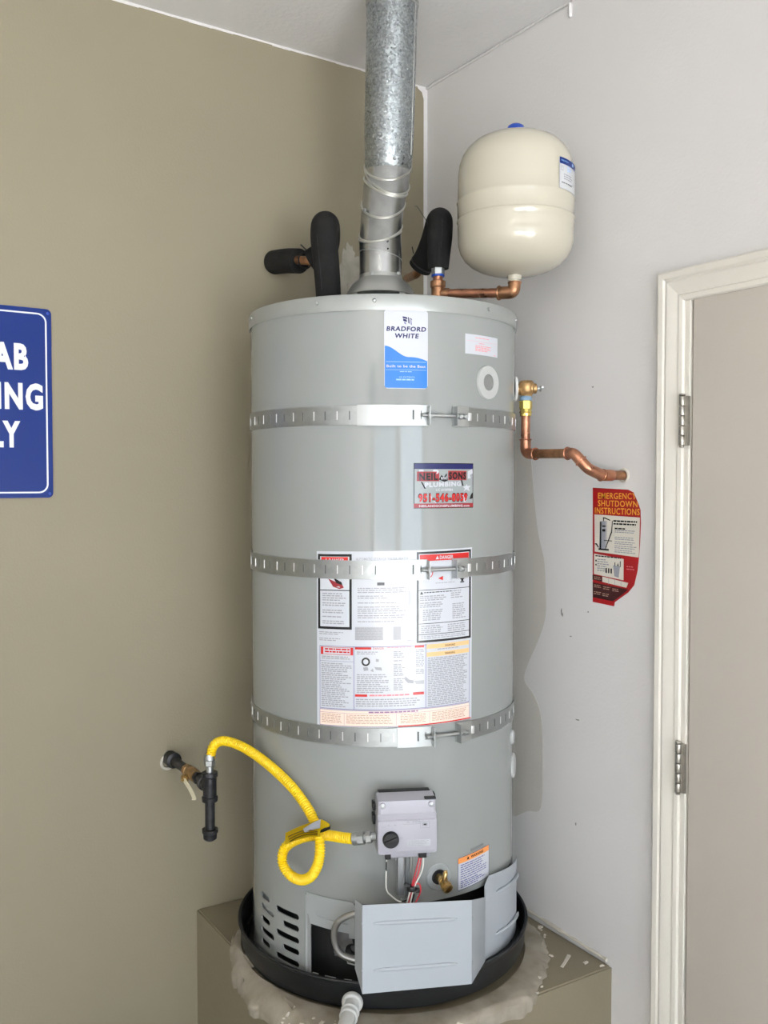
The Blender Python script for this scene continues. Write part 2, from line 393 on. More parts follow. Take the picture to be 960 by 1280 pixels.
# old wash of olive paint that stops at a wavy line beside the heater; its top end also colours in shadow
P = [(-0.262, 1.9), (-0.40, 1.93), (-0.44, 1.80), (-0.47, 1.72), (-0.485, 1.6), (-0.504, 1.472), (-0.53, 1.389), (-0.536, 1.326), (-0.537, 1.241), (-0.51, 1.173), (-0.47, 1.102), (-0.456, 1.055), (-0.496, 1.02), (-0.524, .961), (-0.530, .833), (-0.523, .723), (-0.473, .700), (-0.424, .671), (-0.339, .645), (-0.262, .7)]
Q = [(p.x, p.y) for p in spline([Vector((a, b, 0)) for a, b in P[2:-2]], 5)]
bm = nb(); slab(bm, [(0.001, y, z) for y, z in P[:2] + Q + P[-2:]], (-1, 0, 0), 0.0014); obj('wash_and_shade', bm, 'olive_wash_shade', wall_right, smooth=0)
# scuffs, drips and nail marks on the right wall
random.seed(11)
for (y, z, w, h) in ((-0.596, 1.259, .003, .014), (-0.60, 1.252, .003, .008), (-0.656, 0.990, .010, .0025), (-0.653, 0.721, .003, .006), (-0.70, 1.83, .004, .003), (-0.69, 1.27, .003, .003), (-0.63, 1.20, .006, .002)):
    bm = nb(); w *= .7; h *= .7; slab(bm, [(0.0005, y - w * .2, z - h), (0.0005, y - w, z), (0.0005, y - w * .5, z + h), (0.0005, y + w, z + h * .4), (0.0005, y + w * .7, z - h * .5)], (-1, 0, 0), .0013); obj('scuff_mark', bm, mat('scuff', s2l(150, 147, 143), .7), wall_right, smooth=0)
bm = nb(); cyl(bm, (-0.003, -0.615, 2.80), (-0.003, -0.616, 2.762), 0.005, 10, bev=.003); obj('caulk_drip', bm, 'wall_white', wall_right)
# uneven bead of texture between right wall and ceiling
bm = nb(); pts = [(-0.003 - .003 * random.random(), -i * .05, CZ - .003 - .003 * random.random()) for i in range(0, 60)]
tube(bm, pts, [0.0022 + .0025 * random.random() for _ in pts], 8); obj('caulk_line', bm, 'wall_white', wall_right)
# caulk where the wall meets the platform
bm = nb(); pts = [(-0.002, -.3 - i * .016, .447 - .3 * .042 - i * .00066 + .002 * random.random()) for i in range(0, 30)]
tube(bm, pts, [0.002 + .005 * random.random() for _ in pts], 8); obj('caulk_line', bm, 'plaster_lite', wall_right)

# door, jamb and casing
door = thing('door_1', 'flush cream interior door with nickel hinges in right wall', 'door', (0.02, -1.4, 0)); del door['label']; del door['category']; door['kind'] = 'structure'
bm = nb(); box(bm, (-0.004, DY0 - .008, 0.01), (0.036, DY1 + .02, DZ - .007), bev=.0015); obj('door_panel', bm, 'door', door)
def hinge(z0, z1):
    bm = nb(); n = 5; h = (z1 - z0) / n
    yk = -0.984; xk = -0.0165
    for i in range(n): cyl(bm, (xk, yk, z0 + i * h + .0008), (xk, yk, z0 + (i + 1) * h - .0008), 0.0068, 16, bev=.0008)
    hh = obj('hinge', bm, 'hinge', door)
    bm = nb(); box(bm, (-0.0135, yk, z0), (-0.006, yk - .014, z1)); box(bm, (-0.0135, yk + .002, z0), (-0.009, yk + .0, z1))
    obj('hinge_leaf', bm, 'hinge', hh)
    bm = nb(); lathe(bm, [(0, 0), (.004, 0), (.0075, .002), (.0065, .005), (0, .0065)], (xk, yk, z1), UP, 14); lathe(bm, [(0, 0), (.006, 0), (.005, -.004), (0, -.006)], (xk, yk, z0), UP, 14); obj('pin', bm, 'hinge', hh)
for a, b in ((1.676, 1.785), (0.900, 1.011), (0.15, 0.26)): hinge(a, b)
# casing profile (distance from opening, projection)
CP = [(0.0, 0.0), (0.0, 0.009), (0.003, 0.012), (0.012, 0.0135), (0.015, 0.010), (0.019, 0.0125), (0.044, 0.0165), (0.050, 0.013), (0.054, 0.0175), (0.066, 0.0185), (0.070, 0.016), (0.070, 0.0)]
def casing(name, a, b, out_a, out_b):
    bm = nb(); A = [bm.verts.new(Vector(a) + Vector(out_a) * d + Vector((-1, 0, 0)) * h) for d, h in CP]; B = [bm.verts.new(Vector(b) + Vector(out_b) * d + Vector((-1, 0, 0)) * h) for d, h in CP]
    n = len(CP)
    for i in range(n): bm.faces.new((A[i], A[(i + 1) % n], B[(i + 1) % n], B[i]))
    bm.faces.new(A[::-1]); bm.faces.new(B); bmesh.ops.recalc_face_normals(bm, faces=bm.faces[:])
    return struct(name, bm, 'trim', smooth=30)
JY, JZ, JY2 = -0.982, 1.996, -1.822
casing('trim_1', (0, JY, 0), (0, JY, JZ), (0, 1, 0), (0, 1, 1))
casing('trim_2', (0, JY, JZ), (0, JY2, JZ), (0, 1, 1), (0, -1, 1))
casing('trim_3', (0, JY2, 0), (0, JY2, JZ), (0, -1, 0), (0, -1, 1))
bm = nb(); box(bm, (-0.006, JY - .0, 0), (0.1, -0.9955, JZ + .0), bev=.001); box(bm, (-0.006, JY, JZ - .0005), (0.1, JY2, DZ - .0005), bev=.001); box(bm, (-0.006, JY2, 0), (0.1, DY1 + .002, JZ + .0)); 
box(bm, (0.04, -0.99, 0), (0.055, -1.008, JZ)); box(bm, (0.04, -1.815, 0), (0.055, -1.80, JZ)); box(bm, (0.04, -0.99, JZ - .012), (0.055, -1.815, JZ))
struct('trim_4', bm, 'trim')
bm = nb(); box(bm, (0.098, DY0, 0), (0.11, DY1, DZ)); obj('dark_backing', bm, 'gap', wall_right, smooth=0)

# ------------------------------------------------------------------ platform and plaster
PX, PY = -0.764, -0.778
def ptop(x, y):    # the platform's top leans a little to the right wall
    return 0.4405 + (x - PX) / (-PX) * -0.018 + (y / PY) * -0.016
bm = nb(); t = nb()
c = [(PX, 0), (0, 0), (0, PY), (PX, PY)]
lo = [t.verts.new((x, y, 0)) for x, y in c]; hi = [t.verts.new((x, y, ptop(x, y))) for x, y in c]
t.faces.new(lo); t.faces.new(hi)
for i in range(4): t.faces.new((lo[i], lo[(i + 1) % 4], hi[(i + 1) % 4], hi[i]))
bmesh.ops.recalc_face_normals(t, faces=t.faces[:])
bmesh.ops.bevel(t, geom=[e for e in t.edges if min(v.co.z for v in e.verts) > .3 or (abs(e.verts[0].co.x - PX) < .01 and abs(e.verts[0].co.y - PY) < .01)], offset=.004, segments=2, affect='EDGES')
merge(bm, t)
ped = obj('platform', bm, 'tan_ped', smooth=30, origin=(PX / 2, PY / 2, 0))
tag(ped, 'tan painted box platform in the corner under the water heater', 'platform')
# joint compound smeared round the pan, overhanging the left edge
bm = nb(); NT = 420; NR = 14; rings = []
def rad_out(a):      # a: world angle
    d = Vector((cos(a), sin(a)))
    base = 0.425 + 0.006 * noise.noise(Vector((d.x * 9, d.y * 9, 4.0))) + 0.006 * noise.noise(Vector((d.x * 26, d.y * 26, 2.0)))
    ad = math.degrees(a) % 360
    kp = [(0, -.07), (60, -.07), (140, -.07), (150, -.045), (158, -.040), (178, -.028), (196, -.012), (215, .02), (240, .035), (262, .02), (300, .0), (325, -.004), (337, -.012), (350, -.05), (360, -.07)]
    for (a0, v0), (a1, v1) in zip(kp[:-1], kp[1:]):
        if a0 <= ad <= a1: base += v0 + (v1 - v0) * (ad - a0) / (a1 - a0)
    return base
for i in range(NT):
    a = 2 * pi * i / NT; ro = rad_out(a); col = []
    for k in range(NR + 1):
        t = k / NR; r0_ = min(.362, ro - .01); r = r0_ + (ro - r0_) * t
        x = HX.x + r * cos(a); y = HX.y + r * sin(a)
        x = min(x, -0.001); y = min(y, -0.001)
        y = max(y, PY - 0.012 - 0.004 * noise.noise(Vector((x * 30, 0, 0))))
        h = 0.012 * (1 - t ** 4) + 0.003 * noise.noise(Vector((x * 18, y * 18, 3))) * (0.3 + t)
        if t > .75: h += 0.008 * max(0, noise.noise(Vector((x * 90, y * 90, 7))))
        if t == 1: h = -0.002
        z = ptop(max(x, PX), max(y, PY)) + max(h, -0.002)
        over = max(0, PX - x, PY - y)
        z -= over * 0.5
        col.append(bm.verts.new((x, y, z)))
    # skirt that hangs from the overhanging edge
    last = col[-1].co; n_ = noise.noise(Vector((last.x * 22, last.y * 22, 9)))
    drop = 0.010 + 0.014 * n_ + (0.010 if (last.x < PX or last.y < PY) else -.008)
    col.append(bm.verts.new((last.x * .995 + HX.x * .005, last.y * .995 + HX.y * .005, last.z - max(drop, .005))))
    col.append(bm.verts.new((last.x * .9 + HX.x * .1, last.y * .9 + HX.y * .1, last.z - max(drop, .005) - .012)))
    rings.append(col)
for i in range(NT):
    a, b = rings[i], rings[(i + 1) % NT]
    for k in range(len(a) - 1): bm.faces.new((a[k], b[k], b[k + 1], a[k + 1]))
bmesh.ops.recalc_face_normals(bm, faces=bm.faces[:])
obj('plaster_patch', bm, 'plaster', ped, smooth=50)
def crumb(p, s, sd):
    random.seed(sd); b = nb(); bmesh.ops.create_icosphere(b, subdivisions=1, radius=1)
    for v in b.verts: v.co = Vector(p) + Vector((v.co.x * s[0], v.co.y * s[1], v.co.z * s[2])) * random.uniform(.6, 1.25)
    return b
cr = nb(); random.seed(3); spots = []
for k in range(90):      # crusts along the front-left lip
    a = radians(random.uniform(205, 262)); r = rad_out(a) + random.uniform(-.045, .004); spots.append((a, r, random.uniform(.002, .010)))
for k in range(16):
    a = radians(random.uniform(262, 345)); r = rad_out(a) + random.uniform(-.012, .012); spots.append((a, r, random.uniform(.002, .005)))
for i, (a, r, s) in enumerate(spots):
    x = min(-.004, HX.x + r * cos(a)); y = max(PY - .006, HX.y + r * sin(a))
    merge(cr, crumb((x, y, ptop(max(x, PX), max(y, PY)) + (.006 if r < .42 else .001) - max(0, PX - x) * .5), (s * 1.4, s, s * .7), i))
o = obj('plaster_crumb', cr, 'plaster_lite', ped, smooth=0); o['kind'] = 'stuff'
for (u, v, w, l, r) in ((-0.085, -0.705, .007, .030, .5), (-0.045, -0.735, .006, .007, 0), (-0.055, -0.56, .004, .012, 1.2), (-0.02, -0.545, .005, .008, .3), (-.11, -.60, .003, .004, 0), (-.02, -.765, .004, .006, 0)):
    b = nb(); obox(b, (u, v, ptop(u, v) + .0012), (cos(r), sin(r), 0), (-sin(r), cos(r), 0), UP, l, w * .5, .0014)
    for q in b.verts: q.co += Vector((random.uniform(-1, 1), random.uniform(-1, 1), 0)) * .0025
    obj('plaster_crumb', b, 'plaster_lite', ped, smooth=0)
# plaster runs down the left and front faces
for (y0, y1, d) in ((-.30, -.36, .022), (-.50, -.56, .03), (-.62, -.70, .055), (-.70, -.74, .03)):
    pp = ragged(0, 0, [(y0, .45), (y0 - .01, .45 - d * .6), ((y0 + y1) / 2, .45 - d), (y1, .45 - d * .4), (y1 - .01, .45)], .004, 4, int(-y0 * 100))
    b = nb(); slab(b, [(PX + .001, y, z) for y, z in pp], (-1, 0, 0), .004); obj('plaster_smear', b, 'plaster', ped, smooth=0)

# ------------------------------------------------------------------ drain pan
pan = thing('drain_pan', 'round black plastic drain pan under the heater on the platform', 'drain pan', L(0, 0, 0.447))
bm = nb(); lathe(bm, [(0, .4455), (.350, .4455), (.355, .450), (.359, .500), (.361, .5055), (.3665, .506), (.3685, .503), (.367, .498), (.3635, .497), (.360, .452), (.355, .441), (0, .441)], L(0, 0, 0), UP, 128)
obj('pan_body', bm, 'pan', pan)
bm = nb(); torus(bm, L(0, 0, .452), UP, .345, .003, 96); obj('pan_groove', bm, 'pan', pan)
# white drain fitting
dth = -10.0
dr = thing('drain_fitting', 'white plastic drain elbow sticking out of the front of the black pan', 'pipe fitting', CY(dth, .44, .38))
d = rdir(dth); c0 = CY(dth, .4665, .3640); ax = (d * .72 - UP * .69).normalized()
bm = nb(); cyl(bm, CY(dth, .4665, .372), CY(dth, .4665, .384), .0235, 32, bev=.004); torus(bm, CY(dth, .4665, .382), d, .0185, .0045, 32); obj('locknut', bm, 'pvc', dr)
bm = nb(); tube(bm, fillet([CY(dth, .4665, .370), CY(dth, .4585, .41), CY(dth, .4480, .605), CY(dth, .02, .612)], .03, 8), .0162, 28); obj('elbow', bm, 'pvc', dr)
bm = nb(); torus(bm, CY(dth, .4600, .402), (d - UP * .15), .0172, .0035, 32); torus(bm, CY(dth, .4575, .418), (d - UP * .05), .0175, .003, 32); obj('collar', bm, 'pvc', dr)

# ------------------------------------------------------------------ water heater
wh = thing('water_heater', 'tall grey cylindrical gas water heater strapped in the corner on platform', 'water heater', L(0, 0, .447))
def curved_plate(th0, th1, z0, z1, r0, th=.0015, r1=None, zf=None, n=24):
    """sheet metal following the jacket; r may change from r0 to r1"""
    bm = nb(); r1 = r0 if r1 is None else r1; prev = None
    for i in range(n + 1):
        t = i / n; a = th0 + (th1 - th0) * t; r = r0 + (r1 - r0) * t; za, zb = zf(t) if zf else (z0, z1)
        q = [bm.verts.new(CY(a, za, r)), bm.verts.new(CY(a, zb, r)), bm.verts.new(CY(a, zb, r + th)), bm.verts.new(CY(a, za, r + th))]
        if prev:
            for k in range(4): bm.faces.new((prev[k], prev[(k + 1) % 4], q[(k + 1) % 4], q[k]))
        else: bm.faces.new(q[::-1])
        prev = q
    bm.faces.new(prev); bmesh.ops.recalc_face_normals(bm, faces=bm.faces[:]); return bm
def apply_bool(bm_body, bm_cut, matname, name, parent, smooth=30):
    def tmp(b):
        bmesh.ops.recalc_face_normals(b, faces=b.faces[:])
        me = bpy.data.meshes.new('tmp'); b.to_mesh(me); b.free(); o = bpy.data.objects.new('tmp', me); COL.objects.link(o); return o
    A, B = tmp(bm_body), tmp(bm_cut)
    md = A.modifiers.new('b', 'BOOLEAN'); md.operation = 'DIFFERENCE'; md.object = B; md.solver = 'EXACT'
    dg = bpy.context.evaluated_depsgraph_get(); me = bpy.data.meshes.new_from_object(A.evaluated_get(dg))
    b = nb(); b.from_mesh(me)
    for o in (A, B): bpy.data.objects.remove(o)
    return obj(name, b, matname, parent, smooth=smooth)
R = 0.33
body = nb(); lathe(body, [(R, .449), (R, 1.975), (R - .003, 1.975), (R - .003, .449)], L(0, 0, 0), UP, 192, closed=True)
cut = nb()
def cutter(bm, th0, th1, z0, z1, rnd=False):
    n = max(6, int((th1 - th0) / 1.0)); prev = None; ring = []
    hz = (z1 - z0) / 2; zc = (z0 + z1) / 2; w = radians(th1 - th0) * R
    ths = [th0 + (th1 - th0) * (i / n) for i in range(n + 1)]
    if rnd: ths = sorted(set([th0 + math.degrees(hz * (1 - cos(radians(q))) / R) for q in (0, 20, 40, 60, 90)] + ths[1:-1] + [th1 - math.degrees(hz * (1 - cos(radians(q))) / R) for q in (0, 20, 40, 60, 90)]))
    def hh(t):
        if not rnd: return hz
        e = min(t - th0, th1 - t) * radians(1) * R
        return hz if e >= hz else max(.0006, sqrt(max(0, hz * hz - (hz - e) ** 2)))
    for t in ths:
        h = hh(t); q = [bm.verts.new(CY(t, zc + s * h, r)) for r, s in ((R - .02, -1), (R + .02, -1), (R + .02, 1), (R - .02, 1))]
        if prev:
            for k in range(4): bm.faces.new((prev[k], prev[(k + 1) % 4], q[(k + 1) % 4], q[k]))
        else: bm.faces.new(q[::-1])
        prev = q
    bm.faces.new(prev)
cutter(cut, -29.6, 76, .484, .662)
H_ = .0068
for zc in (.6035, .5485, .4935): cutter(cut, -49, -35.3, zc - H_, zc + H_, True)
for zc in (.5765, .5215): cutter(cut, -44.5, -35.3, zc - H_, zc + H_, True)
for zc in (.5815, .5255): cutter(cut, -62, -49 - 1.5, zc - H_, zc + H_, True)
for zc in (.5530, .4980, .609): cutter(cut, -61.8, -53.9, zc - H_, zc + H_, True)
apply_bool(body, cut, 'jacket', 'jacket', wh, 30)
# dark chamber inside the jacket
bm = nb(); lathe(bm, [(0, .452), (.315, .452), (.285, .455), (.285, .70), (.326, .70)], L(0, 0, 0), UP, 96); ch = obj('burner_chamber', bm, 'black_in', wh)
# band round the top, with a shallow lid
bm = nb(); lathe(bm, [(.3302, 1.968), (.3325, 1.9665), (.3335, 1.970), (.3338, 1.996), (.332, 2.0015), (.327, 2.003), (.318, 2.0015), (.316, 1.996), (0, 2.004)], L(0, 0, 0), UP, 192); top = obj('top_cap', bm, 'cap', wh)
for th in (-70, -25.5, -3, 46, 75):
    bm = nb(); lathe(bm, [(0.0045, 0), (.0045, .001), (.003, .0032), (0, .0038)], CY(th, 1.987, .3336), rdir(th), 12); obj('screw', bm, 'zinc', top)
obj('inner_liner', curved_plate(-68, -50.6, .568, .630, R - .009, .0012), 'jacket2', wh)
# raised post beside the burner opening
bm = nb()
for th, w in ((-31.6, .55), ): 
    for z0, z1 in ((.486, .664),):
        prev = None
        for k in range(5):
            t = th - w + 2 * w * k / 4; q = [bm.verts.new(CY(t, z, R + .0003 + .0022 * sin(pi * k / 4))) for z in (z0, z1)]
            if prev: bm.faces.new((prev[0], q[0], q[1], prev[1]))
            prev = q
obj('door_post', bm, 'jacket2', wh)
# inner metal shield over the burner opening, lifted off at its right
def tabz(t): 
    e = 0.012 * max(0, (t - .93) / .07) ** 2
    return (.602 - .006 * t + (.0 if t > .05 else .02), .671 - .004 * t - e)
sh = obj('inner_shield', curved_plate(-31.0, -10.2, .60, .668, R + .0015, .0016, R + .006, tabz), 'jacket2', wh)
bm = nb()
tube(bm, [CY(a, .624 - .0005 * (a + 27), R + .0045 + (a + 27) * .0003) for a in range(-26, -12)], .0011, 6); tube(bm, [CY(-26, z, R + .0045) for z in (.624, .634)], .0011, 6); obj('rib', bm, 'jacket2', sh)
obj('inner_shield', curved_plate(-13.5, -3, .578, .64, R - .010, .0015, R - .008), 'jacket2', wh)
# burner plate and parts seen in the opening
bp = obj('burner_plate', curved_plate(-21.5, -1, .520, .598, R - .034, .002, R - .026), 'chamber', wh)
bm = nb(); lathe(bm, [(.005, 0), (.005, .004), (.003, .006), (0, .006)], CY(-18.3, .531, R - .030), rdir(-18), 6); obj('screw', bm, 'zinc', bp)
bm = nb(); lathe(bm, [(.010, 0), (.010, .012), (.018, .02)], CY(-12, .548, R - .03), rdir(-12), 20); lathe(bm, [(.024, 0), (.024, .02), (.0, .02)], CY(-8, .578, R - .03), rdir(-8), 24); obj('sight_glass', bm, 'black_pl', bp)
bm = nb(); tube(bm, [CY(-15.5, .528, R - .025), CY(-14, .522, R - .008), CY(-8, .519, R - .004), CY(-4, .519, R - .004)], .0018, 8); tube(bm, [CY(-15.5, .528, R - .025), CY(-13, .536, R - .006), CY(-8, .538, R - .004), CY(-4, .538, R - .004)], .0016, 8); tube(bm, [CY(-15.7, .55, R - .02), CY(-15.5, .528, R - .02)], .0016, 8); obj('igniter_bracket', bm, 'zinc', bp)
bm = nb(); tube(bm, [CY(-21.3, .60, R - .029), CY(-21.3, .53, R - .029), CY(-20, .525, R - .028)], .0011, 6); obj('plate_edge', bm, 'alu', bp)
bm = nb()
for a0, a1 in ((-28.5, -26), (-23, -18.5), (-15, -12)):
    tube(bm, [CY(a0 + (a1 - a0) * k / 4, .4885, R + .0005) for k in range(5)], .0014, 6)
obj('opening_lip', bm, 'zinc', wh)
# port ring with a grey plug
th = 46.2; bm = nb(); lathe(bm, [(.0185, .001), (.0185, .004), (.033, .0052), (.0375, .004), (.0385, -.001), (.036, -.002)], CY(th, 1.8215), rdir(th), 48); pr = obj('port_ring', bm, 'ring_grey', wh)
bm = nb(); lathe(bm, [(.0180, .0), (.0180, .0022), (0, .0022)], CY(th, 1.8215), rdir(th), 32); obj('plug', bm, mat('grey plug', s2l(128, 130, 128), .5), pr)
for a, z, r in ((73.0, .971, .017), (77.5, .893, .030)):
    bm = nb(); lathe(bm, [(r + .001, -.004), (r, .003), (r * .8, .006), (r * .4, .0065), (0, .0065)], CY(a, z), rdir(a), 32); obj('port_cap', bm, 'ring_grey', wh)
# small slot above the warning label
bm = nb(); pts = [CY(37.5 + 7 * k / 6, .7565 + .003 * k / 6, R - .0032) for k in range(7)]; tube(bm, pts, .0048, 12); obj('vent_slot', bm, mat('slot grey', s2l(120, 124, 126), .5), wh)

# --- drain valve
vt = 22.2; dv_c = CY(vt, .7145)
bm = nb(); lathe(bm, [(.0165, .0), (.0175, .003), (.028, .0025), (.0305, .0), (.0305, -.001)], dv_c, rdir(vt), 40); dv = obj('drain_valve', bm, 'jacket2', wh)
bm = nb(); lathe(bm, [(.0168, .001), (.0166, .0029), (0, .0012)], dv_c, rdir(vt), 32); obj('recess_shade', bm, 'black_in', dv)  # hole's shade given as a black disc, jacket is uncut behind it
rd = rdir(vt)
bm = nb(); cyl(bm, dv_c - rd * .01, dv_c + rd * .028 - UP * .001, .0085, 20, bev=.001); cyl(bm, dv_c + rd * .020, dv_c + rd * .028, .0115, 6)
sp = dv_c + rd * .028 - UP * .002; dn = (rd * .85 - UP * .42 + tdir(vt) * .12).normalized()
lathe(bm, [(0, -.006), (.008, -.006), (.0095, 0), (.0095, .006), (.0125, .007), (.0125, .012), (.0105, .013), (.012, .0145), (.012, .020), (.0075, .021), (.007, .010), (0, .010)], sp, dn, 24); obj('spout', bm, 'brass', dv)
bm = nb(); cyl(bm, dv_c + rd * .028 + UP * .002, dv_c + rd * .028 + UP * .020 + tdir(vt) * .004, .0055, 12, bev=.001); obox(bm, dv_c + rd * .028 + UP * .0215 + tdir(vt) * .004, rd, tdir(vt), UP, .002, .004, .003, .001); obj('stem', bm, 'brass', dv)

# --- gas control
g0 = 7.16; gr, gt = rdir(g0), tdir(g0); GB = L(0, 0, 0)
def G(t, r, z): return GB + gt * t + gr * r + UP * z
gc = obj('gas_control', obox(nb(), G(0, .354, .866), gt, gr, UP, .050, .018, .044, .004), 'black_pl', wh)
bm = nb()   # cover: side profile swept across its width
prof = [(.372, .9300), (.396, .9285), (.4135, .9230), (.4170, .9000), (.4185, .8975), (.4175, .8860), (.4215, .8830), (.4250, .8200), (.4220, .8130), (.372, .8115)]
xs = [(-.0600, .985), (-.0625, .97), (-.0635, .95)]
n = len(prof); cols = []
stations = [(-.0635, .006), (-.0625, .002), (-.058, 0), (.058, 0), (.0625, .002), (.0635, .006)]
for t, ins in stations:
    cols.append([bm.verts.new(G(t * (1.0 if z < .9 else .975), r - (ins if r > .39 else 0), z + (-ins * .6 if z > .87 else ins * .6))) for r, z in prof])
for a, b in zip(cols[:-1], cols[1:]):
    for k in range(n): bm.faces.new((a[k], a[(k + 1) % n], b[(k + 1) % n], b[k]))
bm.faces.new(cols[0][::-1]); bm.faces.new(cols[-1]); bmesh.ops.recalc_face_normals(bm, faces=bm.faces[:])
cv = obj('cover', bm, 'valve_grey', gc, smooth=25)
bm = nb()
obox(bm, G(0, .366, .9285), gt, gr, UP, .056, .010, .0022, .0015); obox(bm, G(-.0655, .366, .90), gt, gr, UP, .003, .012, .008, .001); obox(bm, G(-.0655, .366, .872), gt, gr, UP, .003, .012, .010, .001)
obox(bm, G(.0645, .372, .908), gt, gr, UP, .002, .01, .016, .001); obox(bm, G(.05, .41, .9085 + .018), gt, gr, UP, .012, .006, .002, .001)
obj('mounting_bracket', bm, 'black_pl', gc)
bm = nb(); lathe(bm, [(.0175, 0), (.0172, .006), (.0155, .0085), (0, .0085)], G(-.036, .4235, .8455), gr, 32); obox(bm, G(-.036, .433, .8455), (gt + UP * .4).normalized(), gr, (UP - gt * .4).normalized(), .0155, .003, .0035, .001); obj('knob', bm, 'black_pl', gc)
for t in (-.052, .052):
    bm = nb(); cyl(bm, G(t, .405, .915), G(t, .4175, .914), .0068, 18, bev=.001); s_ = obj('screw', bm, 'valve_grey', cv)
    bm = nb(); cyl(bm, G(t, .415, .914), G(t, .4182, .914), .0042, 12, bev=.001); obj('screw_head', bm, 'zinc', gc)
for t, w in ((-.040, .006), (.034, .0085)):
    obj('wire_plug', obox(nb(), G(t, .405, .807), gt, gr, UP, w, .009, .0085, .0015), 'black_pl', gc)
obj('lower_housing', obox(nb(), G(.002, .385, .805), gt, gr, UP, .050, .018, .009, .004), 'valve_grey', gc)
dc = Decal(lambda u, v, l: G(-.063 + u, .4213 + (.883 - (.883 - v)) * 0 + v * .055 + l, .883 - v), ['p_mid'])
dc.text('A 300', .060, .0045, .004, 'p_grey', w=.030, bold=.02); dc.rect(.052, .0065, .09, .0075, 'p_grey')
dc.frame(.090, -.0005 + .0035, .110, .0165, .0009, 'p_grey'); dc.rect(.094, .006, .106, .0125, 'p_grey'); dc.rect(.097, .0075, .103, .0105, 'p_black', 2)
dc.text('HOT', .008, .012, .0028, 'p_grey'); dc.rect(.021, .007, .0245, .009, 'p_grey'); dc.rect(.034, .007, .039, .009, 'p_grey'); dc.rect(.047, .0345, .053, .0355, 'p_grey')
dc.rect(.062, .040, .112, .0545, 'p_mid'); dc.lines(.064, .042, .110, .054, .003, 'p_grey', 2)
dc.done('printing', cv)['kind'] = 'stuff'
# inlet nuts between hose and control
def hexnut(bm, p0, p1, r): return lathe(bm, [(0, 0), (r * .88, 0), (r, .0012), (r, (Vector(p1) - Vector(p0)).length - .0012), (r * .88, (Vector(p1) - Vector(p0)).length), (0, (Vector(p1) - Vector(p0)).length)], p0, Vector(p1) - Vector(p0), 6, ref=UP + RT * .2)
# pipe dropping from the control to the burner
bm = nb(); obox(bm, G(-.010, .385, .755), gt, gr, UP, .0075, .007, .045, .002); tube(bm, [G(-.010 + .014, .385, .80), G(.004, .385, .70)], .0035, 10); tube(bm, [G(-.0205, .385, .80), G(-.0205, .385, .785)], .005, 10); obj('gas_pipe', bm, mat('pipe grey', s2l(128, 130, 132), .4, metal=.5), gc)
bm = nb(); tube(bm, [G(.012, .388, .80), G(.012, .388, .71)], .0022, 8); tube(bm, [G(.018, .39, .80), G(.0165, .39, .71)], .0016, 8); obj('pilot_tube', bm, 'alu', gc)
wires = [('red_wire', [(.030, .40, .80), (.020, .405, .765), (.012, .405, .735), (.004, .402, .69), (.0, .395, .655)]),
         ('red_wire', [(.034, .40, .80), (.026, .407, .765), (.014, .407, .735), (.008, .404, .69), (.004, .395, .655)]),
         ('white_wire', [(.038, .40, .80), (.034, .407, .77), (.016, .409, .733), (.006, .405, .69), (-.008, .40, .655)]),
         ('white_wire', [(.010, .408, .733), (-.002, .405, .69), (-.016, .40, .655)]),
         ('black_pl', [(.016, .41, .72), (.010, .405, .69), (.008, .40, .655)]),
         ('white_wire', [(-.042, .40, .80), (-.042, .402, .787)]),
         ('black_pl', [(-.042, .402, .79), (-.043, .402, .77)]),
         ('white_wire', [(-.043, .402, .772), (-.043, .402, .735), (-.039, .402, .722)]),
         ('white_wire', [(-.039, .402, .722), (-.020, .402, .705), (-.006, .402, .700)]),
         ('black_pl', [(-.010, .403, .702), (.004, .403, .705)]),
         ('copper', [(.014, .40, .70), (.020, .40, .675), (.028, .395, .658)]),
         ('red_wire', [(.010, .409, .735), (.026, .409, .742), (.030, .409, .725), (.018, .409, .70), (.006, .405, .695)])]
for mt, pts in wires:
    bm = nb(); tube(bm, spline([G(*p) for p in pts], 6), .0016, 8); obj('wire', bm, mt, gc)
bm = nb(); lathe(bm, [(.009, -.005), (.0105, 0), (.009, .005), (0, .005)], G(.011, .407, .732), UP, 16); obox(bm, G(.001, .412, .742), (gt * .8 - UP * .5).normalized(), gr, (UP * .8 + gt * .5).normalized(), .006, .002, .003); obox(bm, G(.024, .410, .728), gt, gr, UP, .004, .004, .004, .001); obj('cable_tie', bm, 'black_pl', gc)
# aluminium burner tube looping out of the opening
bt = nb(); P0 = [L(-.02, -.345, .545), L(-.075, -.350, .552), L(-.098, -.350, .566), L(-.108, -.352, .600), L(-.102, -.358, .635), L(-.078, -.366, .655), L(-.045, -.372, .665), L(.0, -.385, .667), L(.035, -.392, .672), L(.045, -.388, .70)]
tube(bt, fillet(P0, .03, 6), .0072, 14); o_t = obj('burner_tube', bt, 'alu', wh)
bm = nb(); pts = resample(fillet(P0, .03, 6)[-30:], .003)
for i, p in enumerate(pts[:-1]):
    if p.z > .664: torus(bm, p, (pts[i + 1] - p), .0063, .0011, 12, 6)
obj('tube_ridge', bm, 'alu', o_t)

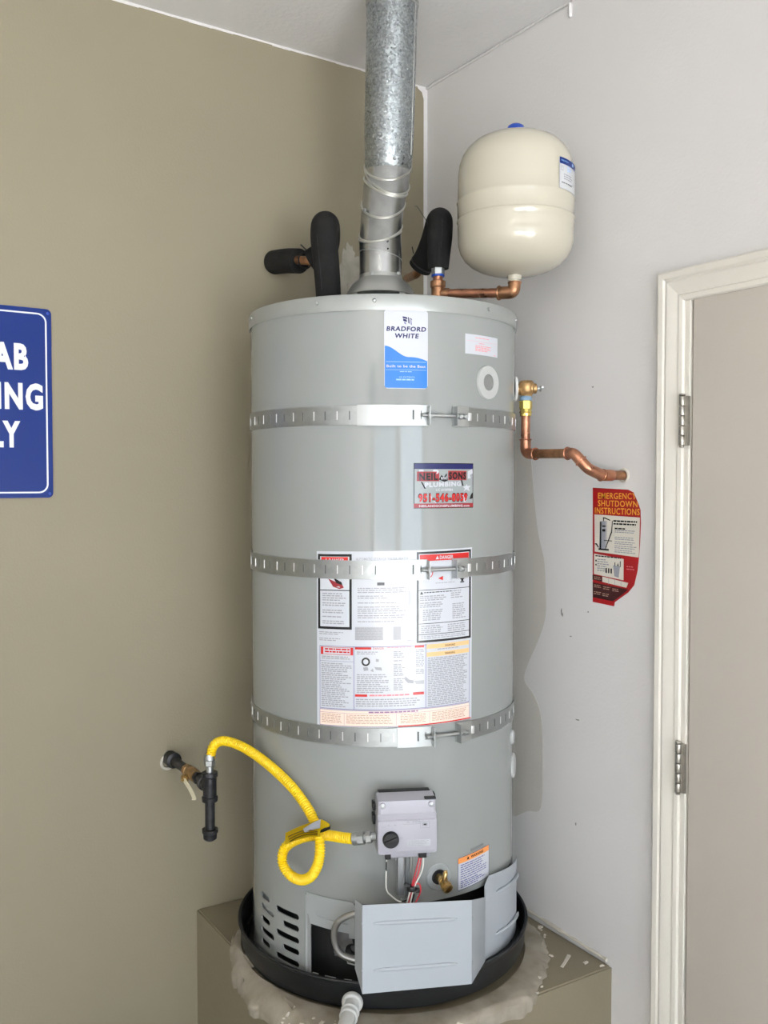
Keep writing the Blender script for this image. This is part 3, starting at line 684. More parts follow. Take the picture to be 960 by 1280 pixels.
# --- access cover standing open at the front right
A1 = L(-.0415, -.480, 0); B1 = L(.1915, -.388, 0)          # plan line of the flat face
def PT(s, t, off=0.0):       # s 0..1 from left to right, t 0..1 from bottom to top
    p = A1 + (B1 - A1) * s; nrm = (B1 - A1).cross(UP).normalized()
    zb = .546 + (.516 - .546) * s; zt = .731 + (.699 - .731) * s
    return p + UP * (zb + (zt - zb) * t) + nrm * off
bm = nb(); TH = .0014
plan = [[PT(0, 0), PT(0, 1)], [PT(.004, 0), PT(.004, 1)]]
cols = []
back_l = L(-.058, -.435, 0)
cols.append([back_l + UP * .575, back_l + UP * .722]); cols.append([PT(0, 0) , PT(0, 1)])
for k in range(1, 12): cols.append([PT(k / 12, 0), PT(k / 12, 1)])
cols.append([PT(1, 0), PT(1, 1)])
wing = [(41.5, .352, .503, .694 - .008), (45, .346, .499, .690), (50, .3435, .495, .686), (56, .342, .492, .680), (62, .3415, .489, .674), (68, .341, .486, .668), (74, .3405, .483, .662), (80, .340, .480, .656), (84, .340, .479, .652)]
p_ = CY(40.0, 0, .362); cols.append([p_ + UP * .507, p_ + UP * .655])
for a, r, zb, zt in wing: cols.append([CY(a, zb, r), CY(a, zt - (.012 if a < 42 else 0), r)])
vv = []
for a, b in cols: vv.append([bm.verts.new(a + (b - a) * k / 6) for k in range(7)])
for a, b in zip(vv[:-1], vv[1:]):
    for k in range(6): bm.faces.new((a[k], b[k], b[k + 1], a[k + 1]))
bmesh.ops.recalc_face_normals(bm, faces=bm.faces[:])
bmesh.ops.solidify(bm, geom=bm.faces[:], thickness=TH)
ac = obj('access_cover', bm, 'cover', wh, smooth=20)
for t0 in (.26, .79):
    bm = nb(); pts = [PT(.10 + .76 * k / 10, t0, .0008 + .0) for k in range(11)]; tube(bm, pts, [.0015] + [.0042] * 9 + [.0015], 10); obj('rib', bm, 'cover', ac)
    bm = nb(); pts = [CY(50 + 28 * k / 8, (.495 + .187 * t0) - .0008 * 28 * k / 8 * .9, .3450) for k in range(9)]; tube(bm, pts, [.0015] + [.0040] * 7 + [.0015], 10); obj('rib', bm, 'cover', ac)
    for s, q in ((0.0, 1), (1.0, -1)):
        bm = nb(); lathe(bm, [(.004, 0), (.003, .002), (0, .003)], PT(s, t0, 0), (B1 - A1) * -q, 10); obj('notch', bm, 'cover', ac)

# ------------------------------------------------------------------ labels on the jacket
def label_base(dec, w, h, m='p_white', r=0.0):
    """paper laid on the jacket, rounded corners"""
    k = dec.mi(m); n = max(8, int(w / .006)); prev = None
    for i in range(n + 1):
        u = w * i / n; e = min(u, w - u); c = 0 if e >= r or r == 0 else r - sqrt(max(0, r * r - (r - e) ** 2))
        a = dec.bm.verts.new(dec.f(u, c, .0006)); b = dec.bm.verts.new(dec.f(u, h - c, .0006))
        if prev: dec.bm.faces.new((prev[0], prev[1], b, a)).material_index = k
        prev = (a, b)
# maker's badge
w = radians(16.8) * R; h = .172
dc = Decal(on_jacket(.55, 1.970), ['p_white']); label_base(dc, w, h, 'p_white', .007)
n = 30; prev = None
k = dc.mi('p_blue')
for i in range(n + 1):
    u = .0015 + (w - .003) * i / n; t = i / n
    v = .0795 + .024 * (3 * min(1, t / .55) ** 2 - 2 * min(1, t / .55) ** 3) - (.0 if t < .7 else 0) + (.008 * ((t - .6) / .4) ** 2 if t > .6 else 0)
    e = min(u, w - u); c = 0 if e > .007 else .007 - sqrt(max(0, .007 ** 2 - (.007 - e) ** 2))
    a = dc.bm.verts.new(dc.f(u, v, .0010)); b = dc.bm.verts.new(dc.f(u, h - .0015 - c, .0010))
    if prev: dc.bm.faces.new((prev[0], prev[1], b, a)).material_index = k
    prev = (a, b)
dc.text('BRADFORD', w / 2, .0475, .0098, 'p_navy', w=.087, bold=.035, align='C', slant=.15)
dc.text('WHITE', w / 2 + .000, .0625, .0098, 'p_navy', w=.053, bold=.035, align='C', slant=.15)
# flag-like mark above the name
for q, (a, b, c_, d_, m) in enumerate(((.040, .016, .050, .020, 'p_navy'), (.041, .021, .049, .026, 'p_navy'), (.0435, .0275, .047, .0315, 'p_violet'), (.052, .017, .0545, .030, 'p_navy'), (.0565, .019, .060, .022, 'p_navy'), (.0575, .0225, .0595, .033, 'p_violet'))):
    dc.poly([(a, b), (a + .0005, d_), (c_ + .001, d_ + .002), (c_, b + .002)], m)
dc.text('Built to be the Best', w / 2, .126, .0058, 'p_white', w=.086, bold=.02, align='C')
dc.rect(.004, .1135, w - .004, .1145, 'p_lblue', 2); dc.rect(.004, .131, w - .004, .1318, 'p_lblue', 2)
dc.lines(.034, .1345, .066, .138, .003, 'p_lblue', 2); dc.text('US PATENTS', .067, .149, .004, 'p_lblue', align='R', w=.034); dc.lines(.026, .151, .068, .156, .005, 'p_lblue', 2, fill=.6, rag=0)
dc.done('maker_badge', wh, 'blue and white maker badge near the top')
# small pink notice
w = radians(19.4) * R; dc = Decal(on_jacket(33.7, 1.9255), ['p_white']); label_base(dc, w, .044)
dc.rect(.003, .0145, w - .003, .0149, 'p_pink'); dc.lines(.030, .006, .078, .010, .003, 'p_pink', rag=0); dc.lines(.042, .018, .062, .021, .003, 'p_pink', rag=0); dc.lines(.030, .0235, .084, .038, .0035, 'p_pink', rag=.25); dc.rect(.095, .040, .103, .0415, 'p_pink')
dc.done('notice_label', wh, 'small white notice label with pink print')
# plumber's sticker
w = radians(26) * R; h = .099; dc = Decal(on_jacket(11.85, 1.637), ['p_silver']); label_base(dc, w, h, 'p_silver')
dc.frame(0, 0, w, h, .0012, 'p_black', 3)
dc.rect(0, 0, w, .013, 'p_navy'); dc.poly([(.0, .07), (.02, .05), (.07, .03), (.11, .018), (w, .02), (w, .05), (.11, .07), (.05, .085)], 'p_grey')
dc.poly([(.012, .0145), (.055, .0145), (.060, .021), (.052, .024), (.012, .019)], 'p_white', 2)
dc.rect(.007, .0185, .059, .0395, 'p_dred', 2); dc.rect(.081, .0165, .130, .0375, 'p_dred', 2)
dc.text('NEIL', .0335, .0365, .0150, 'p_black', w=.044, bold=.05, lay=4, align='C'); dc.text('SONS', .1055, .0345, .0150, 'p_black', w=.046, bold=.05, lay=4, align='C')
dc.poly([(.058, .036), (.064, .026), (.070, .031), (.077, .022), (.080, .038), (.072, .041)], 'p_black', 3); dc.text('and', .070, .0355, .008, 'p_white', w=.014, lay=4, align='C', bold=.03)
dc.poly([(.016, .041), (.118, .036), (.122, .050), (.024, .056)], 'p_black', 2)
dc.text('PLUMBING', .070, .0525, .0100, 'p_white', w=.090, lay=4, bold=.05, align='C', slope=-.03)
dc.text('LIC #1009884', .072, .0610, .0055, 'p_white', w=.042, lay=4, bold=.03, align='C')
dc.poly([(.036, .072), (.12, .066), (.128, .086), (.05, .088)], 'p_white', 2)
dc.text('951-546-8059', .0715, .0845, .0175, 'p_black', w=.124, lay=3, bold=.075, align='C', slope=-.01)
dc.text('951-546-8059', .0715, .0840, .0165, 'p_red', w=.121, lay=4, bold=.035, align='C', slope=-.01)
dc.rect(0, .0885, w, h - .0012, 'p_dred', 4); dc.text('NEILANDSONSPLUMBING.com', w / 2, .0962, .0048, 'p_white', w=.126, lay=6, bold=.03, align='C')
dc.poly([(.134, .018), (.147, .012), (.149, .022), (.140, .026), (.143, .033), (.134, .034)], 'p_white', 2)
dc.poly([(.120, .052), (.128, .050), (.130, .046), (.133, .050), (.143, .050), (.136, .055), (.140, .062), (.130, .058), (.122, .062), (.126, .056)], 'p_white', 3)
dc.poly([(.143, .070), (.149, .064), (.149, .078), (.139, .080)], 'p_black', 3)
dc.done('plumber_sticker', wh, 'silver, navy and red plumber sticker')
# big instruction label; z falls slightly at its right
w = radians(63.7) * R; Hh = .388
dc = Decal(lambda u, v, l: CY(-26.2 + math.degrees(u / R), 1.4425 - v + .006 * u / .36, R + l), ['p_white']); label_base(dc, w, Hh, 'p_white')
# left danger panel
dc.frame(.003, .006, .083, .172, .0055, 'p_black'); dc.rect(.0115, .0125, .0745, .0265, 'p_red'); dc.text('DANGER', .048, .0235, .0078, 'p_white', w=.036, bold=.03, align='C')
dc.poly([(.0195, .0235), (.0235, .0150), (.0275, .0235)], 'p_white', 2); dc.rect(.0085, .085, .0775, .0868, 'p_black')
dc.poly([(.028, .060), (.045, .067), (.058, .066), (.065, .080), (.055, .083), (.040, .078)], 'p_dred'); dc.poly([(.040, .057), (.060, .068), (.062, .074), (.048, .070)], 'p_black', 2)
for v0, v1 in ((.092, .110), (.113, .125), (.129, .137), (.143, .149), (.153, .164)): dc.lines(.014, v0, .072, v1, .0048, 'p_grey', rag=.35, fill=.55)
dc.lines(.006, .178, .072, .187, .004, 'p_grey', rag=.3); dc.lines(.006, .192, .060, .201, .004, 'p_grey', rag=.3)
# centre: rating plate
dc.text('AUTOMATIC STORAGE WATER HEATER', .150, .0195, .0058, 'p_grey', w=.115, align='C', bold=.01)
dc.rect(.090, .074, .222, .160, 'p_white', 1); dc.rect(.139, .0685, .155, .075, 'p_black', 2)
for v0, v1, r_ in ((.080, .095, .15), (.097, .108, .6), (.112, .118, .3), (.121, .137, .2), (.140, .148, .1), (.153, .158, .3)): dc.lines(.096, v0, .206, v1, .0044, 'p_grey', 2, rag=r_, fill=.5, wmin=.003, wmax=.014)
dc.rect(.208, .088, .2095, .122, 'p_grey', 2); dc.rect(.211, .091, .2128, .118, 'p_grey', 2)
dc.rect(.090, .166, .152, .195, 'p_mid', 1); dc.lines(.091, .168, .151, .194, .0035, 'p_grey', 2, rag=0, fill=.4); dc.rect(.174, .166, .191, .195, 'p_mid', 1); dc.rect(.205, .196, .222, .198, 'p_grey')
# right danger panel
dc.frame(.226, .004, w - .0035, .204, .0048, 'p_black'); dc.rect(.233, .0105, w - .0095, .0245, 'p_red'); dc.text('DANGER', .297, .0215, .0078, 'p_white', w=.034, bold=.03, align='C'); dc.poly([(.270, .0215), (.274, .0135), (.278, .0215)], 'p_white', 2)
R0 = (.250, .050, .014)
pts = [(R0[0] + R0[2] * cos(2 * pi * k / 24), R0[1] + R0[2] * sin(2 * pi * k / 24)) for k in range(24)]; pi_ = [(R0[0] + (R0[2] - .002) * cos(2 * pi * k / 24), R0[1] + (R0[2] - .002) * sin(2 * pi * k / 24)) for k in range(24)]
for k in range(24): dc.poly([pts[k], pts[(k + 1) % 24], pi_[(k + 1) % 24], pi_[k]], 'p_red')
dc.poly([(.276, .064), (.288, .059), (.288, .069)], 'p_red'); dc.lines(.27, .0735, .318, .0765, .003, 'p_grey', rag=0)
dc.rect(.333, .066, .344, .070, 'p_black'); dc.rect(.3355, .070, .3415, .074, 'p_black'); dc.rect(.333, .0745, .344, .077, 'p_black')
dc.frame(.226, .088, w - .0035, .204, .0012, 'p_black', 2); dc.poly([(.233, .098), (.237, .091), (.241, .098)], 'p_black')
dc.lines(.243, .093, .310, .097, .004, 'p_black', rag=0, fill=.45); dc.lines(.233, .101, .298, .112, .0043, 'p_grey', rag=.2, fill=.55); dc.lines(.233, .116, .290, .128, .0043, 'p_grey', rag=.2, fill=.55); dc.lines(.240, .132, .290, .158, .0043, 'p_grey', rag=.2, fill=.55)
dc.lines(.308, .093, .352, .112, .0048, 'p_grey', rag=.5, fill=.5); dc.lines(.312, .122, .352, .158, .0045, 'p_grey', rag=.3, fill=.55)
dc.rect(.231, .162, w - .008, .1632, 'p_black'); dc.rect(.231, .186, w - .008, .1872, 'p_black'); dc.lines(.236, .167, .288, .184, .0045, 'p_grey', rag=.15, fill=.55); dc.lines(.300, .167, .352, .184, .0045, 'p_grey', rag=.15, fill=.55); dc.lines(.236, .190, .355, .197, .004, 'p_grey', rag=.5)
# lower part
dc.frame(.007, .209, w - .007, .349, .0011, 'p_violet', 1)
dc.rect(.0870, .209, .0882, .349, 'p_violet', 2); dc.rect(.2465, .207, .2477, .349, 'p_violet', 2)
dc.frame(.010, .2115, .086, .2285, .001, 'p_red', 2); dc.rect(.010, .2115, .016, .2285, 'p_red', 2); dc.rect(.080, .2115, .086, .2285, 'p_red', 2); dc.lines(.020, .2145, .078, .227, .006, 'p_red', 2, rag=0, fill=.55)
dc.lines(.012, .232, .083, .240, .004, 'p_grey', rag=.3, fill=.55); dc.rect(.008, .2425, .087, .2432, 'p_violet', 2); dc.lines(.011, .247, .083, .344, .0043, 'p_grey', rag=.35, fill=.55)
dc.rect(.090, .2105, .126, .2155, 'p_red', 2); dc.rect(.222, .2095, .243, .2145, 'p_red', 2); dc.text('DANGER', .142, .2155, .005, 'p_red', align='C', w=.024); dc.lines(.160, .211, .216, .2155, .003, 'p_pink', rag=0)
dc.lines(.094, .220, .150, .2275, .004, 'p_grey', rag=.4, fill=.55); dc.lines(.175, .220, .200, .31, .004, 'p_grey', rag=.3, fill=.55, skip=.3); dc.lines(.224, .218, .243, .275, .004, 'p_grey', rag=.1, fill=.55, skip=.15)
for (cx, cy, r_) in ((.114, .2425, .0095),):
    o_ = [(cx + r_ * cos(2 * pi * k / 20), cy + r_ * sin(2 * pi * k / 20)) for k in range(20)]; i_ = [(cx + r_ * .6 * cos(2 * pi * k / 20), cy + r_ * .6 * sin(2 * pi * k / 20)) for k in range(20)]
    for k in range(20): dc.poly([o_[k], o_[(k + 1) % 20], i_[(k + 1) % 20], i_[k]], 'p_black', 2)
dc.poly([(.108, .255), (.118, .254), (.120, .261), (.110, .263)], 'p_grey', 2); dc.poly([(.136, .236), (.143, .237), (.142, .243), (.136, .242)], 'p_grey', 2); dc.poly([(.133, .254), (.148, .255), (.150, .262), (.136, .260)], 'p_grey', 2); dc.poly([(.124, .262), (.130, .257), (.131, .265)], 'p_grey', 2)
dc.poly([(.200, .276), (.210, .284), (.219, .286), (.219, .293), (.206, .291), (.200, .284)], 'p_grey', 2); dc.poly([(.219, .287), (.243, .287), (.243, .295), (.226, .295)], 'p_mid', 2)
dc.lines(.094, .270, .170, .313, .0043, 'p_grey', rag=.3, fill=.55)
dc.rect(.090, .3145, .117, .3195, 'p_red', 2); dc.rect(.218, .3125, .243, .3185, 'p_red', 2); dc.lines(.122, .315, .213, .3205, .005, 'p_pink', rag=0, fill=.7); dc.lines(.092, .3245, .243, .345, .0048, 'p_grey', rag=.15, fill=.55)
dc.rect(.249, .209, w - .009, .2185, 'p_amber', 2); dc.rect(.249, .2265, w - .009, .236, 'p_amber', 2); dc.text('WARNING', .306, .2165, .005, 'p_black', lay=3, align='C', w=.026); dc.text('WARNING', .306, .234, .005, 'p_black', lay=3, align='C', w=.026); dc.lines(.275, .2200, .34, .2255, .004, 'p_grey', rag=.2)
dc.lines(.252, .239, w - .012, .346, .0040, 'p_grey', rag=.15, fill=.6)
dc.rect(.007, .352, w - .007, .3853, 'p_peach', 1); dc.frame(.007, .350, w - .007, .3865, .0009, 'p_purple', 2); dc.rect(.185, .3845, w - .003, .3872, 'p_red', 3)
dc.rect(.008, .357, w - .008, .3576, 'p_purple', 2); dc.lines(.12, .3525, .24, .356, .004, 'p_purple', 2, rag=.1, fill=.8)
for u0, u1 in ((.012, .060), (.070, .175), (.190, .250), (.262, w - .016)): dc.lines(u0, .3605, u1, .383, .0035, 'p_brown', 2, rag=.1, fill=.45)
for u_ in (.065, .181, .256): dc.rect(u_, .358, u_ + .0006, .384, 'p_purple', 2)
dc.done('instruction_label', wh, 'large white instruction label with red danger headings')
# orange warning label by the drain
w = radians(17.5) * R; dc = Decal(lambda u, v, l: CY(30.8 + math.degrees(u / R), .747 - v + .0075 * u / .1, R + l), ['p_white']); label_base(dc, w, .0755)
dc.frame(0, 0, w, .0755, .0012, 'p_navy', 2); dc.rect(.0012, .0012, w - .0012, .014, 'p_orange'); dc.text('WARNING', w / 2 + .008, .0105, .0062, 'p_black', w=.040, align='C', bold=.02); dc.poly([(.026, .0105), (.0295, .004), (.033, .0105)], 'p_black', 2)
dc.lines(.008, .018, w - .006, .052, .0052, 'p_violet', rag=.25, fill=.4); dc.lines(.008, .055, w - .012, .072, .0045, 'p_violet', rag=.4, fill=.5)
dc.done('warning_label', wh, 'white warning label with orange heading and navy edge')

# ------------------------------------------------------------------ strap bands
def strap(z, gapc, label, blade):
    t = thing('seismic_strap', label, 'strap', CY(gapc, z - .02, .335), 'strap bands round the heater')
    g0_, g1_ = gapc - 7.0, gapc + 7.0
    bm = nb(); Rb = .3308; n = 180; prev = None; hb = .0205
    for i in range(n + 1):
        a = g1_ + (360 - (g1_ - g0_)) * i / n
        q = [bm.verts.new(CY(a, z - hb, Rb)), bm.verts.new(CY(a, z + hb, Rb)), bm.verts.new(CY(a, z + hb, Rb + .0014)), bm.verts.new(CY(a, z - hb, Rb + .0014))]
        if prev:
            for k in range(4): bm.faces.new((prev[k], prev[(k + 1) % 4], q[(k + 1) % 4], q[k]))
        prev = q
    bmesh.ops.recalc_face_normals(bm, faces=bm.faces[:]); band = obj('band', bm, 'strap', t)
    bm = nb(); bl = nb()
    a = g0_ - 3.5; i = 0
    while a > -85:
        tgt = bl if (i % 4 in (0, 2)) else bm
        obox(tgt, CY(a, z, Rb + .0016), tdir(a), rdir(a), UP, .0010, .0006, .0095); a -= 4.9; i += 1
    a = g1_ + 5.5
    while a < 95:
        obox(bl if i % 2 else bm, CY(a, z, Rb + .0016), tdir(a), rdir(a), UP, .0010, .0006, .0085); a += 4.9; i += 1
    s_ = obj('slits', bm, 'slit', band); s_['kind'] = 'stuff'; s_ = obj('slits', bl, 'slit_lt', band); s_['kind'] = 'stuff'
    # end plates, bolt and nuts
    bm = curved_plate(g0_ - blade, g0_ + 1.5, z - .0225, z + .0225, Rb + .0022, .0016, n=16)
    for k in (-1,):
        e = g0_ + 1.5; obox(bm, CY(e, z, Rb + .012), rdir(e), UP, tdir(e), .010, .0205, .0009)
    pl = obj('end_plate', bm, 'zinc', t)
    bm = nb(); obox(bm, CY(g0_ - 4, z + .001, Rb + .0041), tdir(g0_), rdir(g0_), UP, .0018, .0004, .0105); obox(bm, CY(g0_ - 1, z + .001, Rb + .0041), tdir(g0_), rdir(g0_), UP, .0007, .0004, .009); obj('slot', bm, 'slit', pl)
    bm = curved_plate(g1_ - 2.0, g1_ + 5.5, z - .0225, z + .0225, Rb + .0022, .0016, n=10)
    e = g1_ - 2.0 + .3; obox(bm, CY(e, z, Rb + .012), rdir(e), UP, tdir(e), .010, .0205, .0009)
    pl2 = obj('end_plate', bm, 'zinc', t)
    bm = nb(); obox(bm, CY(g1_ + 6, z, Rb + .0044), tdir(g1_), rdir(g1_), UP, .0042, .0012, .009, .001); obj('clip', bm, 'slit_lt', pl2)
    pa = CY(g0_ - .5, z, Rb + .0135); pb = CY(g1_ + 1.5, z, Rb + .0135); dd = (pb - pa).normalized()
    bm = nb(); cyl(bm, pa - dd * .004, pb + dd * .008, .0040, 14); bolt = obj('bolt', bm, 'zinc', t)
    bm = nb(); q = pa + dd * .0105; torus(bm, q, dd, .0052, .0022, 20); lathe(bm, [(0, 0), (.0062, 0), (.0062, .006), (0, .006)], q + dd * .003, dd, 6); obj('nut', bm, 'zinc', bolt)
    bm = nb(); q = pb - dd * .011; lathe(bm, [(0, 0), (.0068, 0), (.0068, .006), (0, .006)], q, dd, 6); lathe(bm, [(0, 0), (.0068, 0), (.0068, .006), (0, .006)], q + dd * .013, dd, 6); torus(bm, q + dd * .007, dd, .006, .0012, 16, 6); obj('nut', bm, 'zinc', bolt)
    return t
strap(1.7405, 22.5, 'topmost perforated zinc strap round the heater, below the blue maker badge', 25)
strap(1.4035, 22.5, 'middle zinc strap round the heater crossing top of the large instruction label', 13)
strap(1.0350, 24.5, 'lowest zinc strap round the heater, just under the large instruction label', 12)

# ------------------------------------------------------------------ flue
fl = thing('vent_pipe', 'galvanised steel flue pipe with crimped elbow rising from heater top to ceiling', 'vent pipe', L(0, 0, 2.005))
def ringpts(c, R_, al, be, seg=48):
    return [c + (RT * cos(2 * pi * k / seg) - FW * sin(2 * pi * k / seg)) * R_ + UP * (al * R_ * cos(2 * pi * k / seg) + be * R_ * sin(2 * pi * k / seg)) for k in range(seg)]
def ringlist(bm, rings, mi=0, capt=False):
    vv = [[bm.verts.new(p) for p in r] for r in rings]; n = len(vv[0])
    for a, b in zip(vv[:-1], vv[1:]):
        for k in range(n): bm.faces.new((a[k], a[(k + 1) % n], b[(k + 1) % n], b[k])).material_index = mi
bm = nb(); lathe(bm, [(.0525, 2.115), (.0545, 2.103), (.060, 2.098), (.072, 2.088), (.081, 2.074), (.0865, 2.060), (.0850, 2.059), (.072, 2.080), (.052, 2.09)], L(-.0055, 0, 0), UP, 64)
for a in (40, 130, 220, 310):
    r_ = rdir(a); t_ = tdir(a); obox(bm, L(-.0055, 0, 2.031) + r_ * .0815, r_, t_, UP, .001, .009, .029)
obj('draft_hood', bm, 'hood', fl)
bm = nb(); lathe(bm, [(0.05, 2.003), (.052, 2.03), (.052, 2.05), (0, 2.05)], L(-.0055, 0, 0), UP, 48); obj('flue_collar', bm, 'black_in', fl)
#           x      y     z      R     alpha  beta    (tilt right-up, tilt front-up)
RG = [(-.0055, .000, 2.096, .0530, 0, 0),
      (-.0055, .000, 2.160, .0530, -.20, .05),
      (-.0065, .002, 2.214, .0530, .20, -.50),
      (-.0050, .006, 2.226, .0535, .22, -.72),
      (.0010, .018, 2.296, .0540, .03, -.92),
      (.0070, .026, 2.344, .0540, -.35, -.68),
      (.0105, .034, 2.366, .0555, -.38, -.95),
      (.0130, .040, 2.398, .0580, .02, -.92),
      (.0140, .041, 2.462, .0585, 0, 0)]
for i in range(len(RG) - 1):
    a, b = RG[i], RG[i + 1]
    bm = nb(); ringlist(bm, [ringpts(L(*[a[j] + (b[j] - a[j]) * t for j in range(3)]), a[3] + (b[3] - a[3]) * t, a[4] + (b[4] - a[4]) * t, a[5] + (b[5] - a[5]) * t) for t in (0, .5, 1)])
    obj('elbow_section', bm, 'galv2', fl)
for i, (q, rr, mm) in enumerate(((1, .0012, 'hood'), (2, .0026, 'bead'), (3, .0028, 'bead'), (4, .0036, 'bead'), (5, .0036, 'bead'), (6, .0034, 'bead'), (7, .0038, 'bead'))):
    a = RG[q]; c = ringpts(L(a[0], a[1], a[2]), a[3] - rr * .1, a[4], a[5], 64); bm = nb(); vv = []
    ctr = L(a[0], a[1], a[2])
    for k in range(64):
        p = c[k]; out = (p - ctr); out.z = 0; out.normalize()
        vv.append([bm.verts.new(p + out * rr * cos(2 * pi * j / 8) + UP * rr * sin(2 * pi * j / 8)) for j in range(8)])
    for k in range(64):
        for j in range(8): bm.faces.new((vv[k][j], vv[(k + 1) % 64][j], vv[(k + 1) % 64][(j + 1) % 8], vv[k][(j + 1) % 8]))
    bmesh.ops.recalc_face_normals(bm, faces=bm.faces[:]); obj('bead', bm, mm, fl)
# upper straight length
tp = Vector(L(.0245, -.010, 2.81)); b_ = Vector(L(.0135, .042, 2.386)); axv = (tp - b_).normalized()
bm = nb(); h_ = (tp - b_).length; lathe(bm, [(.0585, 0), (.0600, .002), (.0605, .03), (.0630, .10), (.0635, h_)], b_, axv, 64); up_ = obj('straight_pipe', bm, 'galv', fl)
for zz in (h_ - .034, h_ - .026): bm = nb(); torus(bm, b_ + axv * zz, axv, .0638, .0024, 64); obj('bead', bm, 'hood', up_)
bm = nb(); tube(bm, [b_ + axv * t_ + (RT * .90 - FW * .44) * .0630 for t_ in (.03, h_ - .04)], .0014, 6); obj('seam', bm, 'hood', up_)
for p, dd in ((b_ + axv * .012 + rdir(14) * .0605, rdir(14)), (L(.0245, 0, 2.112) - UP * 0 + rdir(25) * .034 + FW * 0, rdir(25)), (L(-.045, -.02, 2.27), rdir(-60)), (L(-.028, -.05, 2.108), rdir(-25))):
    bm = nb(); lathe(bm, [(.0048, -.002), (.0048, .002), (.003, .004), (0, .004)], p, dd, 8); obj('screw', bm, 'zinc', fl)
for z_ in (2.168, 2.186): bm = nb(); lathe(bm, [(.0022, 0), (.002, .001), (0, .0012)], L(-.0055, 0, z_) + rdir(20) * .0533, rdir(20), 8); obj('rivet', bm, 'iron', fl)

# ------------------------------------------------------------------ insulated pipes
hp = thing('insulated_pipe', 'black foam wrapped pipe left of the flue, curving back to tan wall', 'pipe', L(-.14, 0, 2.005))
bm = nb(); cyl(bm, L(-.14, 0, 1.998), L(-.14, 0, 2.08), .0115, 20); cyl(bm, L(-.14, 0, 2.004), L(-.14, 0, 2.018), .018, 6)
tube(bm, spline([L(-.165, .085, 2.17), L(-.20, .105, 2.175), L(-.25, .160, 2.19), L(-.30, .24, 2.203), L(-.312, .262, 2.206)], 6), .0115, 16); obj('copper_pipe', bm, 'copper_old', hp)
pts = spline([L(-.136, 0, 2.022), L(-.1375, 0, 2.08), L(-.142, 0, 2.14), L(-.1475, .002, 2.20), L(-.1475, .016, 2.238), L(-.145, .048, 2.248), L(-.146, .078, 2.222), L(-.158, .090, 2.190), L(-.190, .098, 2.172)], 7)
bm = nb(); n = len(pts); tube(bm, pts, [.0305 + .0045 * sin(min(1, i / n * 1.4) * pi * .5) - (.006 * max(0, (i / n - .8) / .2)) for i in range(n)], 28); foam1 = obj('foam_sleeve', bm, 'foam', hp)
bm = nb(); tube(bm, [p + (RT * -.45 - FW * .9).normalized() * (.0335 if i > 12 else .0325) for i, p in enumerate(pts[6:36])], .0009, 6); obj('sleeve_seam', bm, 'black_pl', foam1)
bm = nb(); pts = spline([L(-.222, .135, 2.181), L(-.26, .18, 2.192), L(-.30, .243, 2.203)], 6); tube(bm, pts, .0325, 28); obj('foam_sleeve', bm, 'foam', hp)
bm = nb(); torus(bm, L(-.205, .107, 2.175), (RT * -.6 + FW * .7), .020, .0022, 24, 6); tube(bm, [L(-.200, .09, 2.20), L(-.214, .085, 2.212)], .0018, 6); obj('cable_tie', bm, 'black_pl', hp)
cp = thing('insulated_pipe', 'black foam wrapped pipe right of the flue beside the cream tank', 'pipe', L(.14, 0, 2.13))
pts = spline([L(.1395, 0, 2.131), L(.1405, 0, 2.17), L(.1435, .0, 2.22), L(.1440, .006, 2.250), L(.140, .035, 2.252), L(.131, .066, 2.222), L(.116, .094, 2.186), L(.098, .118, 2.160)], 7)
bm = nb(); n = len(pts); tube(bm, pts, [.026 + .0055 * min(1, i / 12) for i in range(n)], 28); fo = obj('foam_sleeve', bm, 'foam', cp)
bm = nb(); tube(bm, [p + (RT * .1 - FW).normalized() * .0318 for i, p in enumerate(pts[8:26])], .0009, 6); obj('sleeve_seam', bm, 'iron', fo)
bm = nb(); torus(bm, L(.104, .111, 2.168), (pts[-1] - pts[-4]), .030, .0030, 28); tube(bm, [L(.08, .09, 2.19), L(.076, .08, 2.205)], .0015, 6); obj('cable_tie', bm, 'black_pl', cp)
bm = nb(); tube(bm, spline([L(.11, .10, 2.17), L(.093, .135, 2.150), L(.085, .20, 2.158), L(.0740, .488, 2.212)], 8), .0115, 16); obj('copper_pipe', bm, 'copper_old', cp)
bm = nb(); tube(bm, [L(.115, .0, 2.24), L(.088, .05, 2.30), L(.083, .10, 2.315)], .0008, 6); obj('wire', bm, 'iron', cp)

# ------------------------------------------------------------------ tee and branch to the expansion tank
tf = thing('copper_branch', 'copper tee and branch pipe on heater top feeding the cream tank', 'pipe', L(.14, 0, 2.0))
bm = nb(); cyl(bm, L(.14, 0, 1.998), L(.14, 0, 2.05), .0125, 20); lathe(bm, [(0, 2.045), (.0185, 2.045), (.0185, 2.056), (.0165, 2.058), (.0165, 2.082), (.0190, 2.084), (.0190, 2.098), (.0165, 2.1), (0, 2.1)], L(.1385, 0, 0), UP, 28)
cyl(bm, L(.1385, 0, 2.068), L(.166, -.013, 2.066), .0135, 20, bev=.001); obj('tee', bm, 'copper_old', tf)
bm = nb(); cyl(bm, L(.1385, 0, 2.098), L(.1385, 0, 2.112), .0125, 20); obj('nipple', bm, 'copper', tf)
bm = nb(); cyl(bm, L(.1385, 0, 2.110), L(.1385, 0, 2.1145), .0165, 20); obj('blue_gasket', bm, 'bluecap', tf)
bm = nb(); hexnut(bm, L(.1385, 0, 2.1145), L(.1385, 0, 2.138), .0165); obj('union_nut', bm, 'zinc', tf)
bm = nb(); pts = [L(.155, -.008, 2.0665), L(.296, -.081, 2.0535)]; n = 14; pp = [pts[0] + (pts[1] - pts[0]) * i / n for i in range(n + 1)]
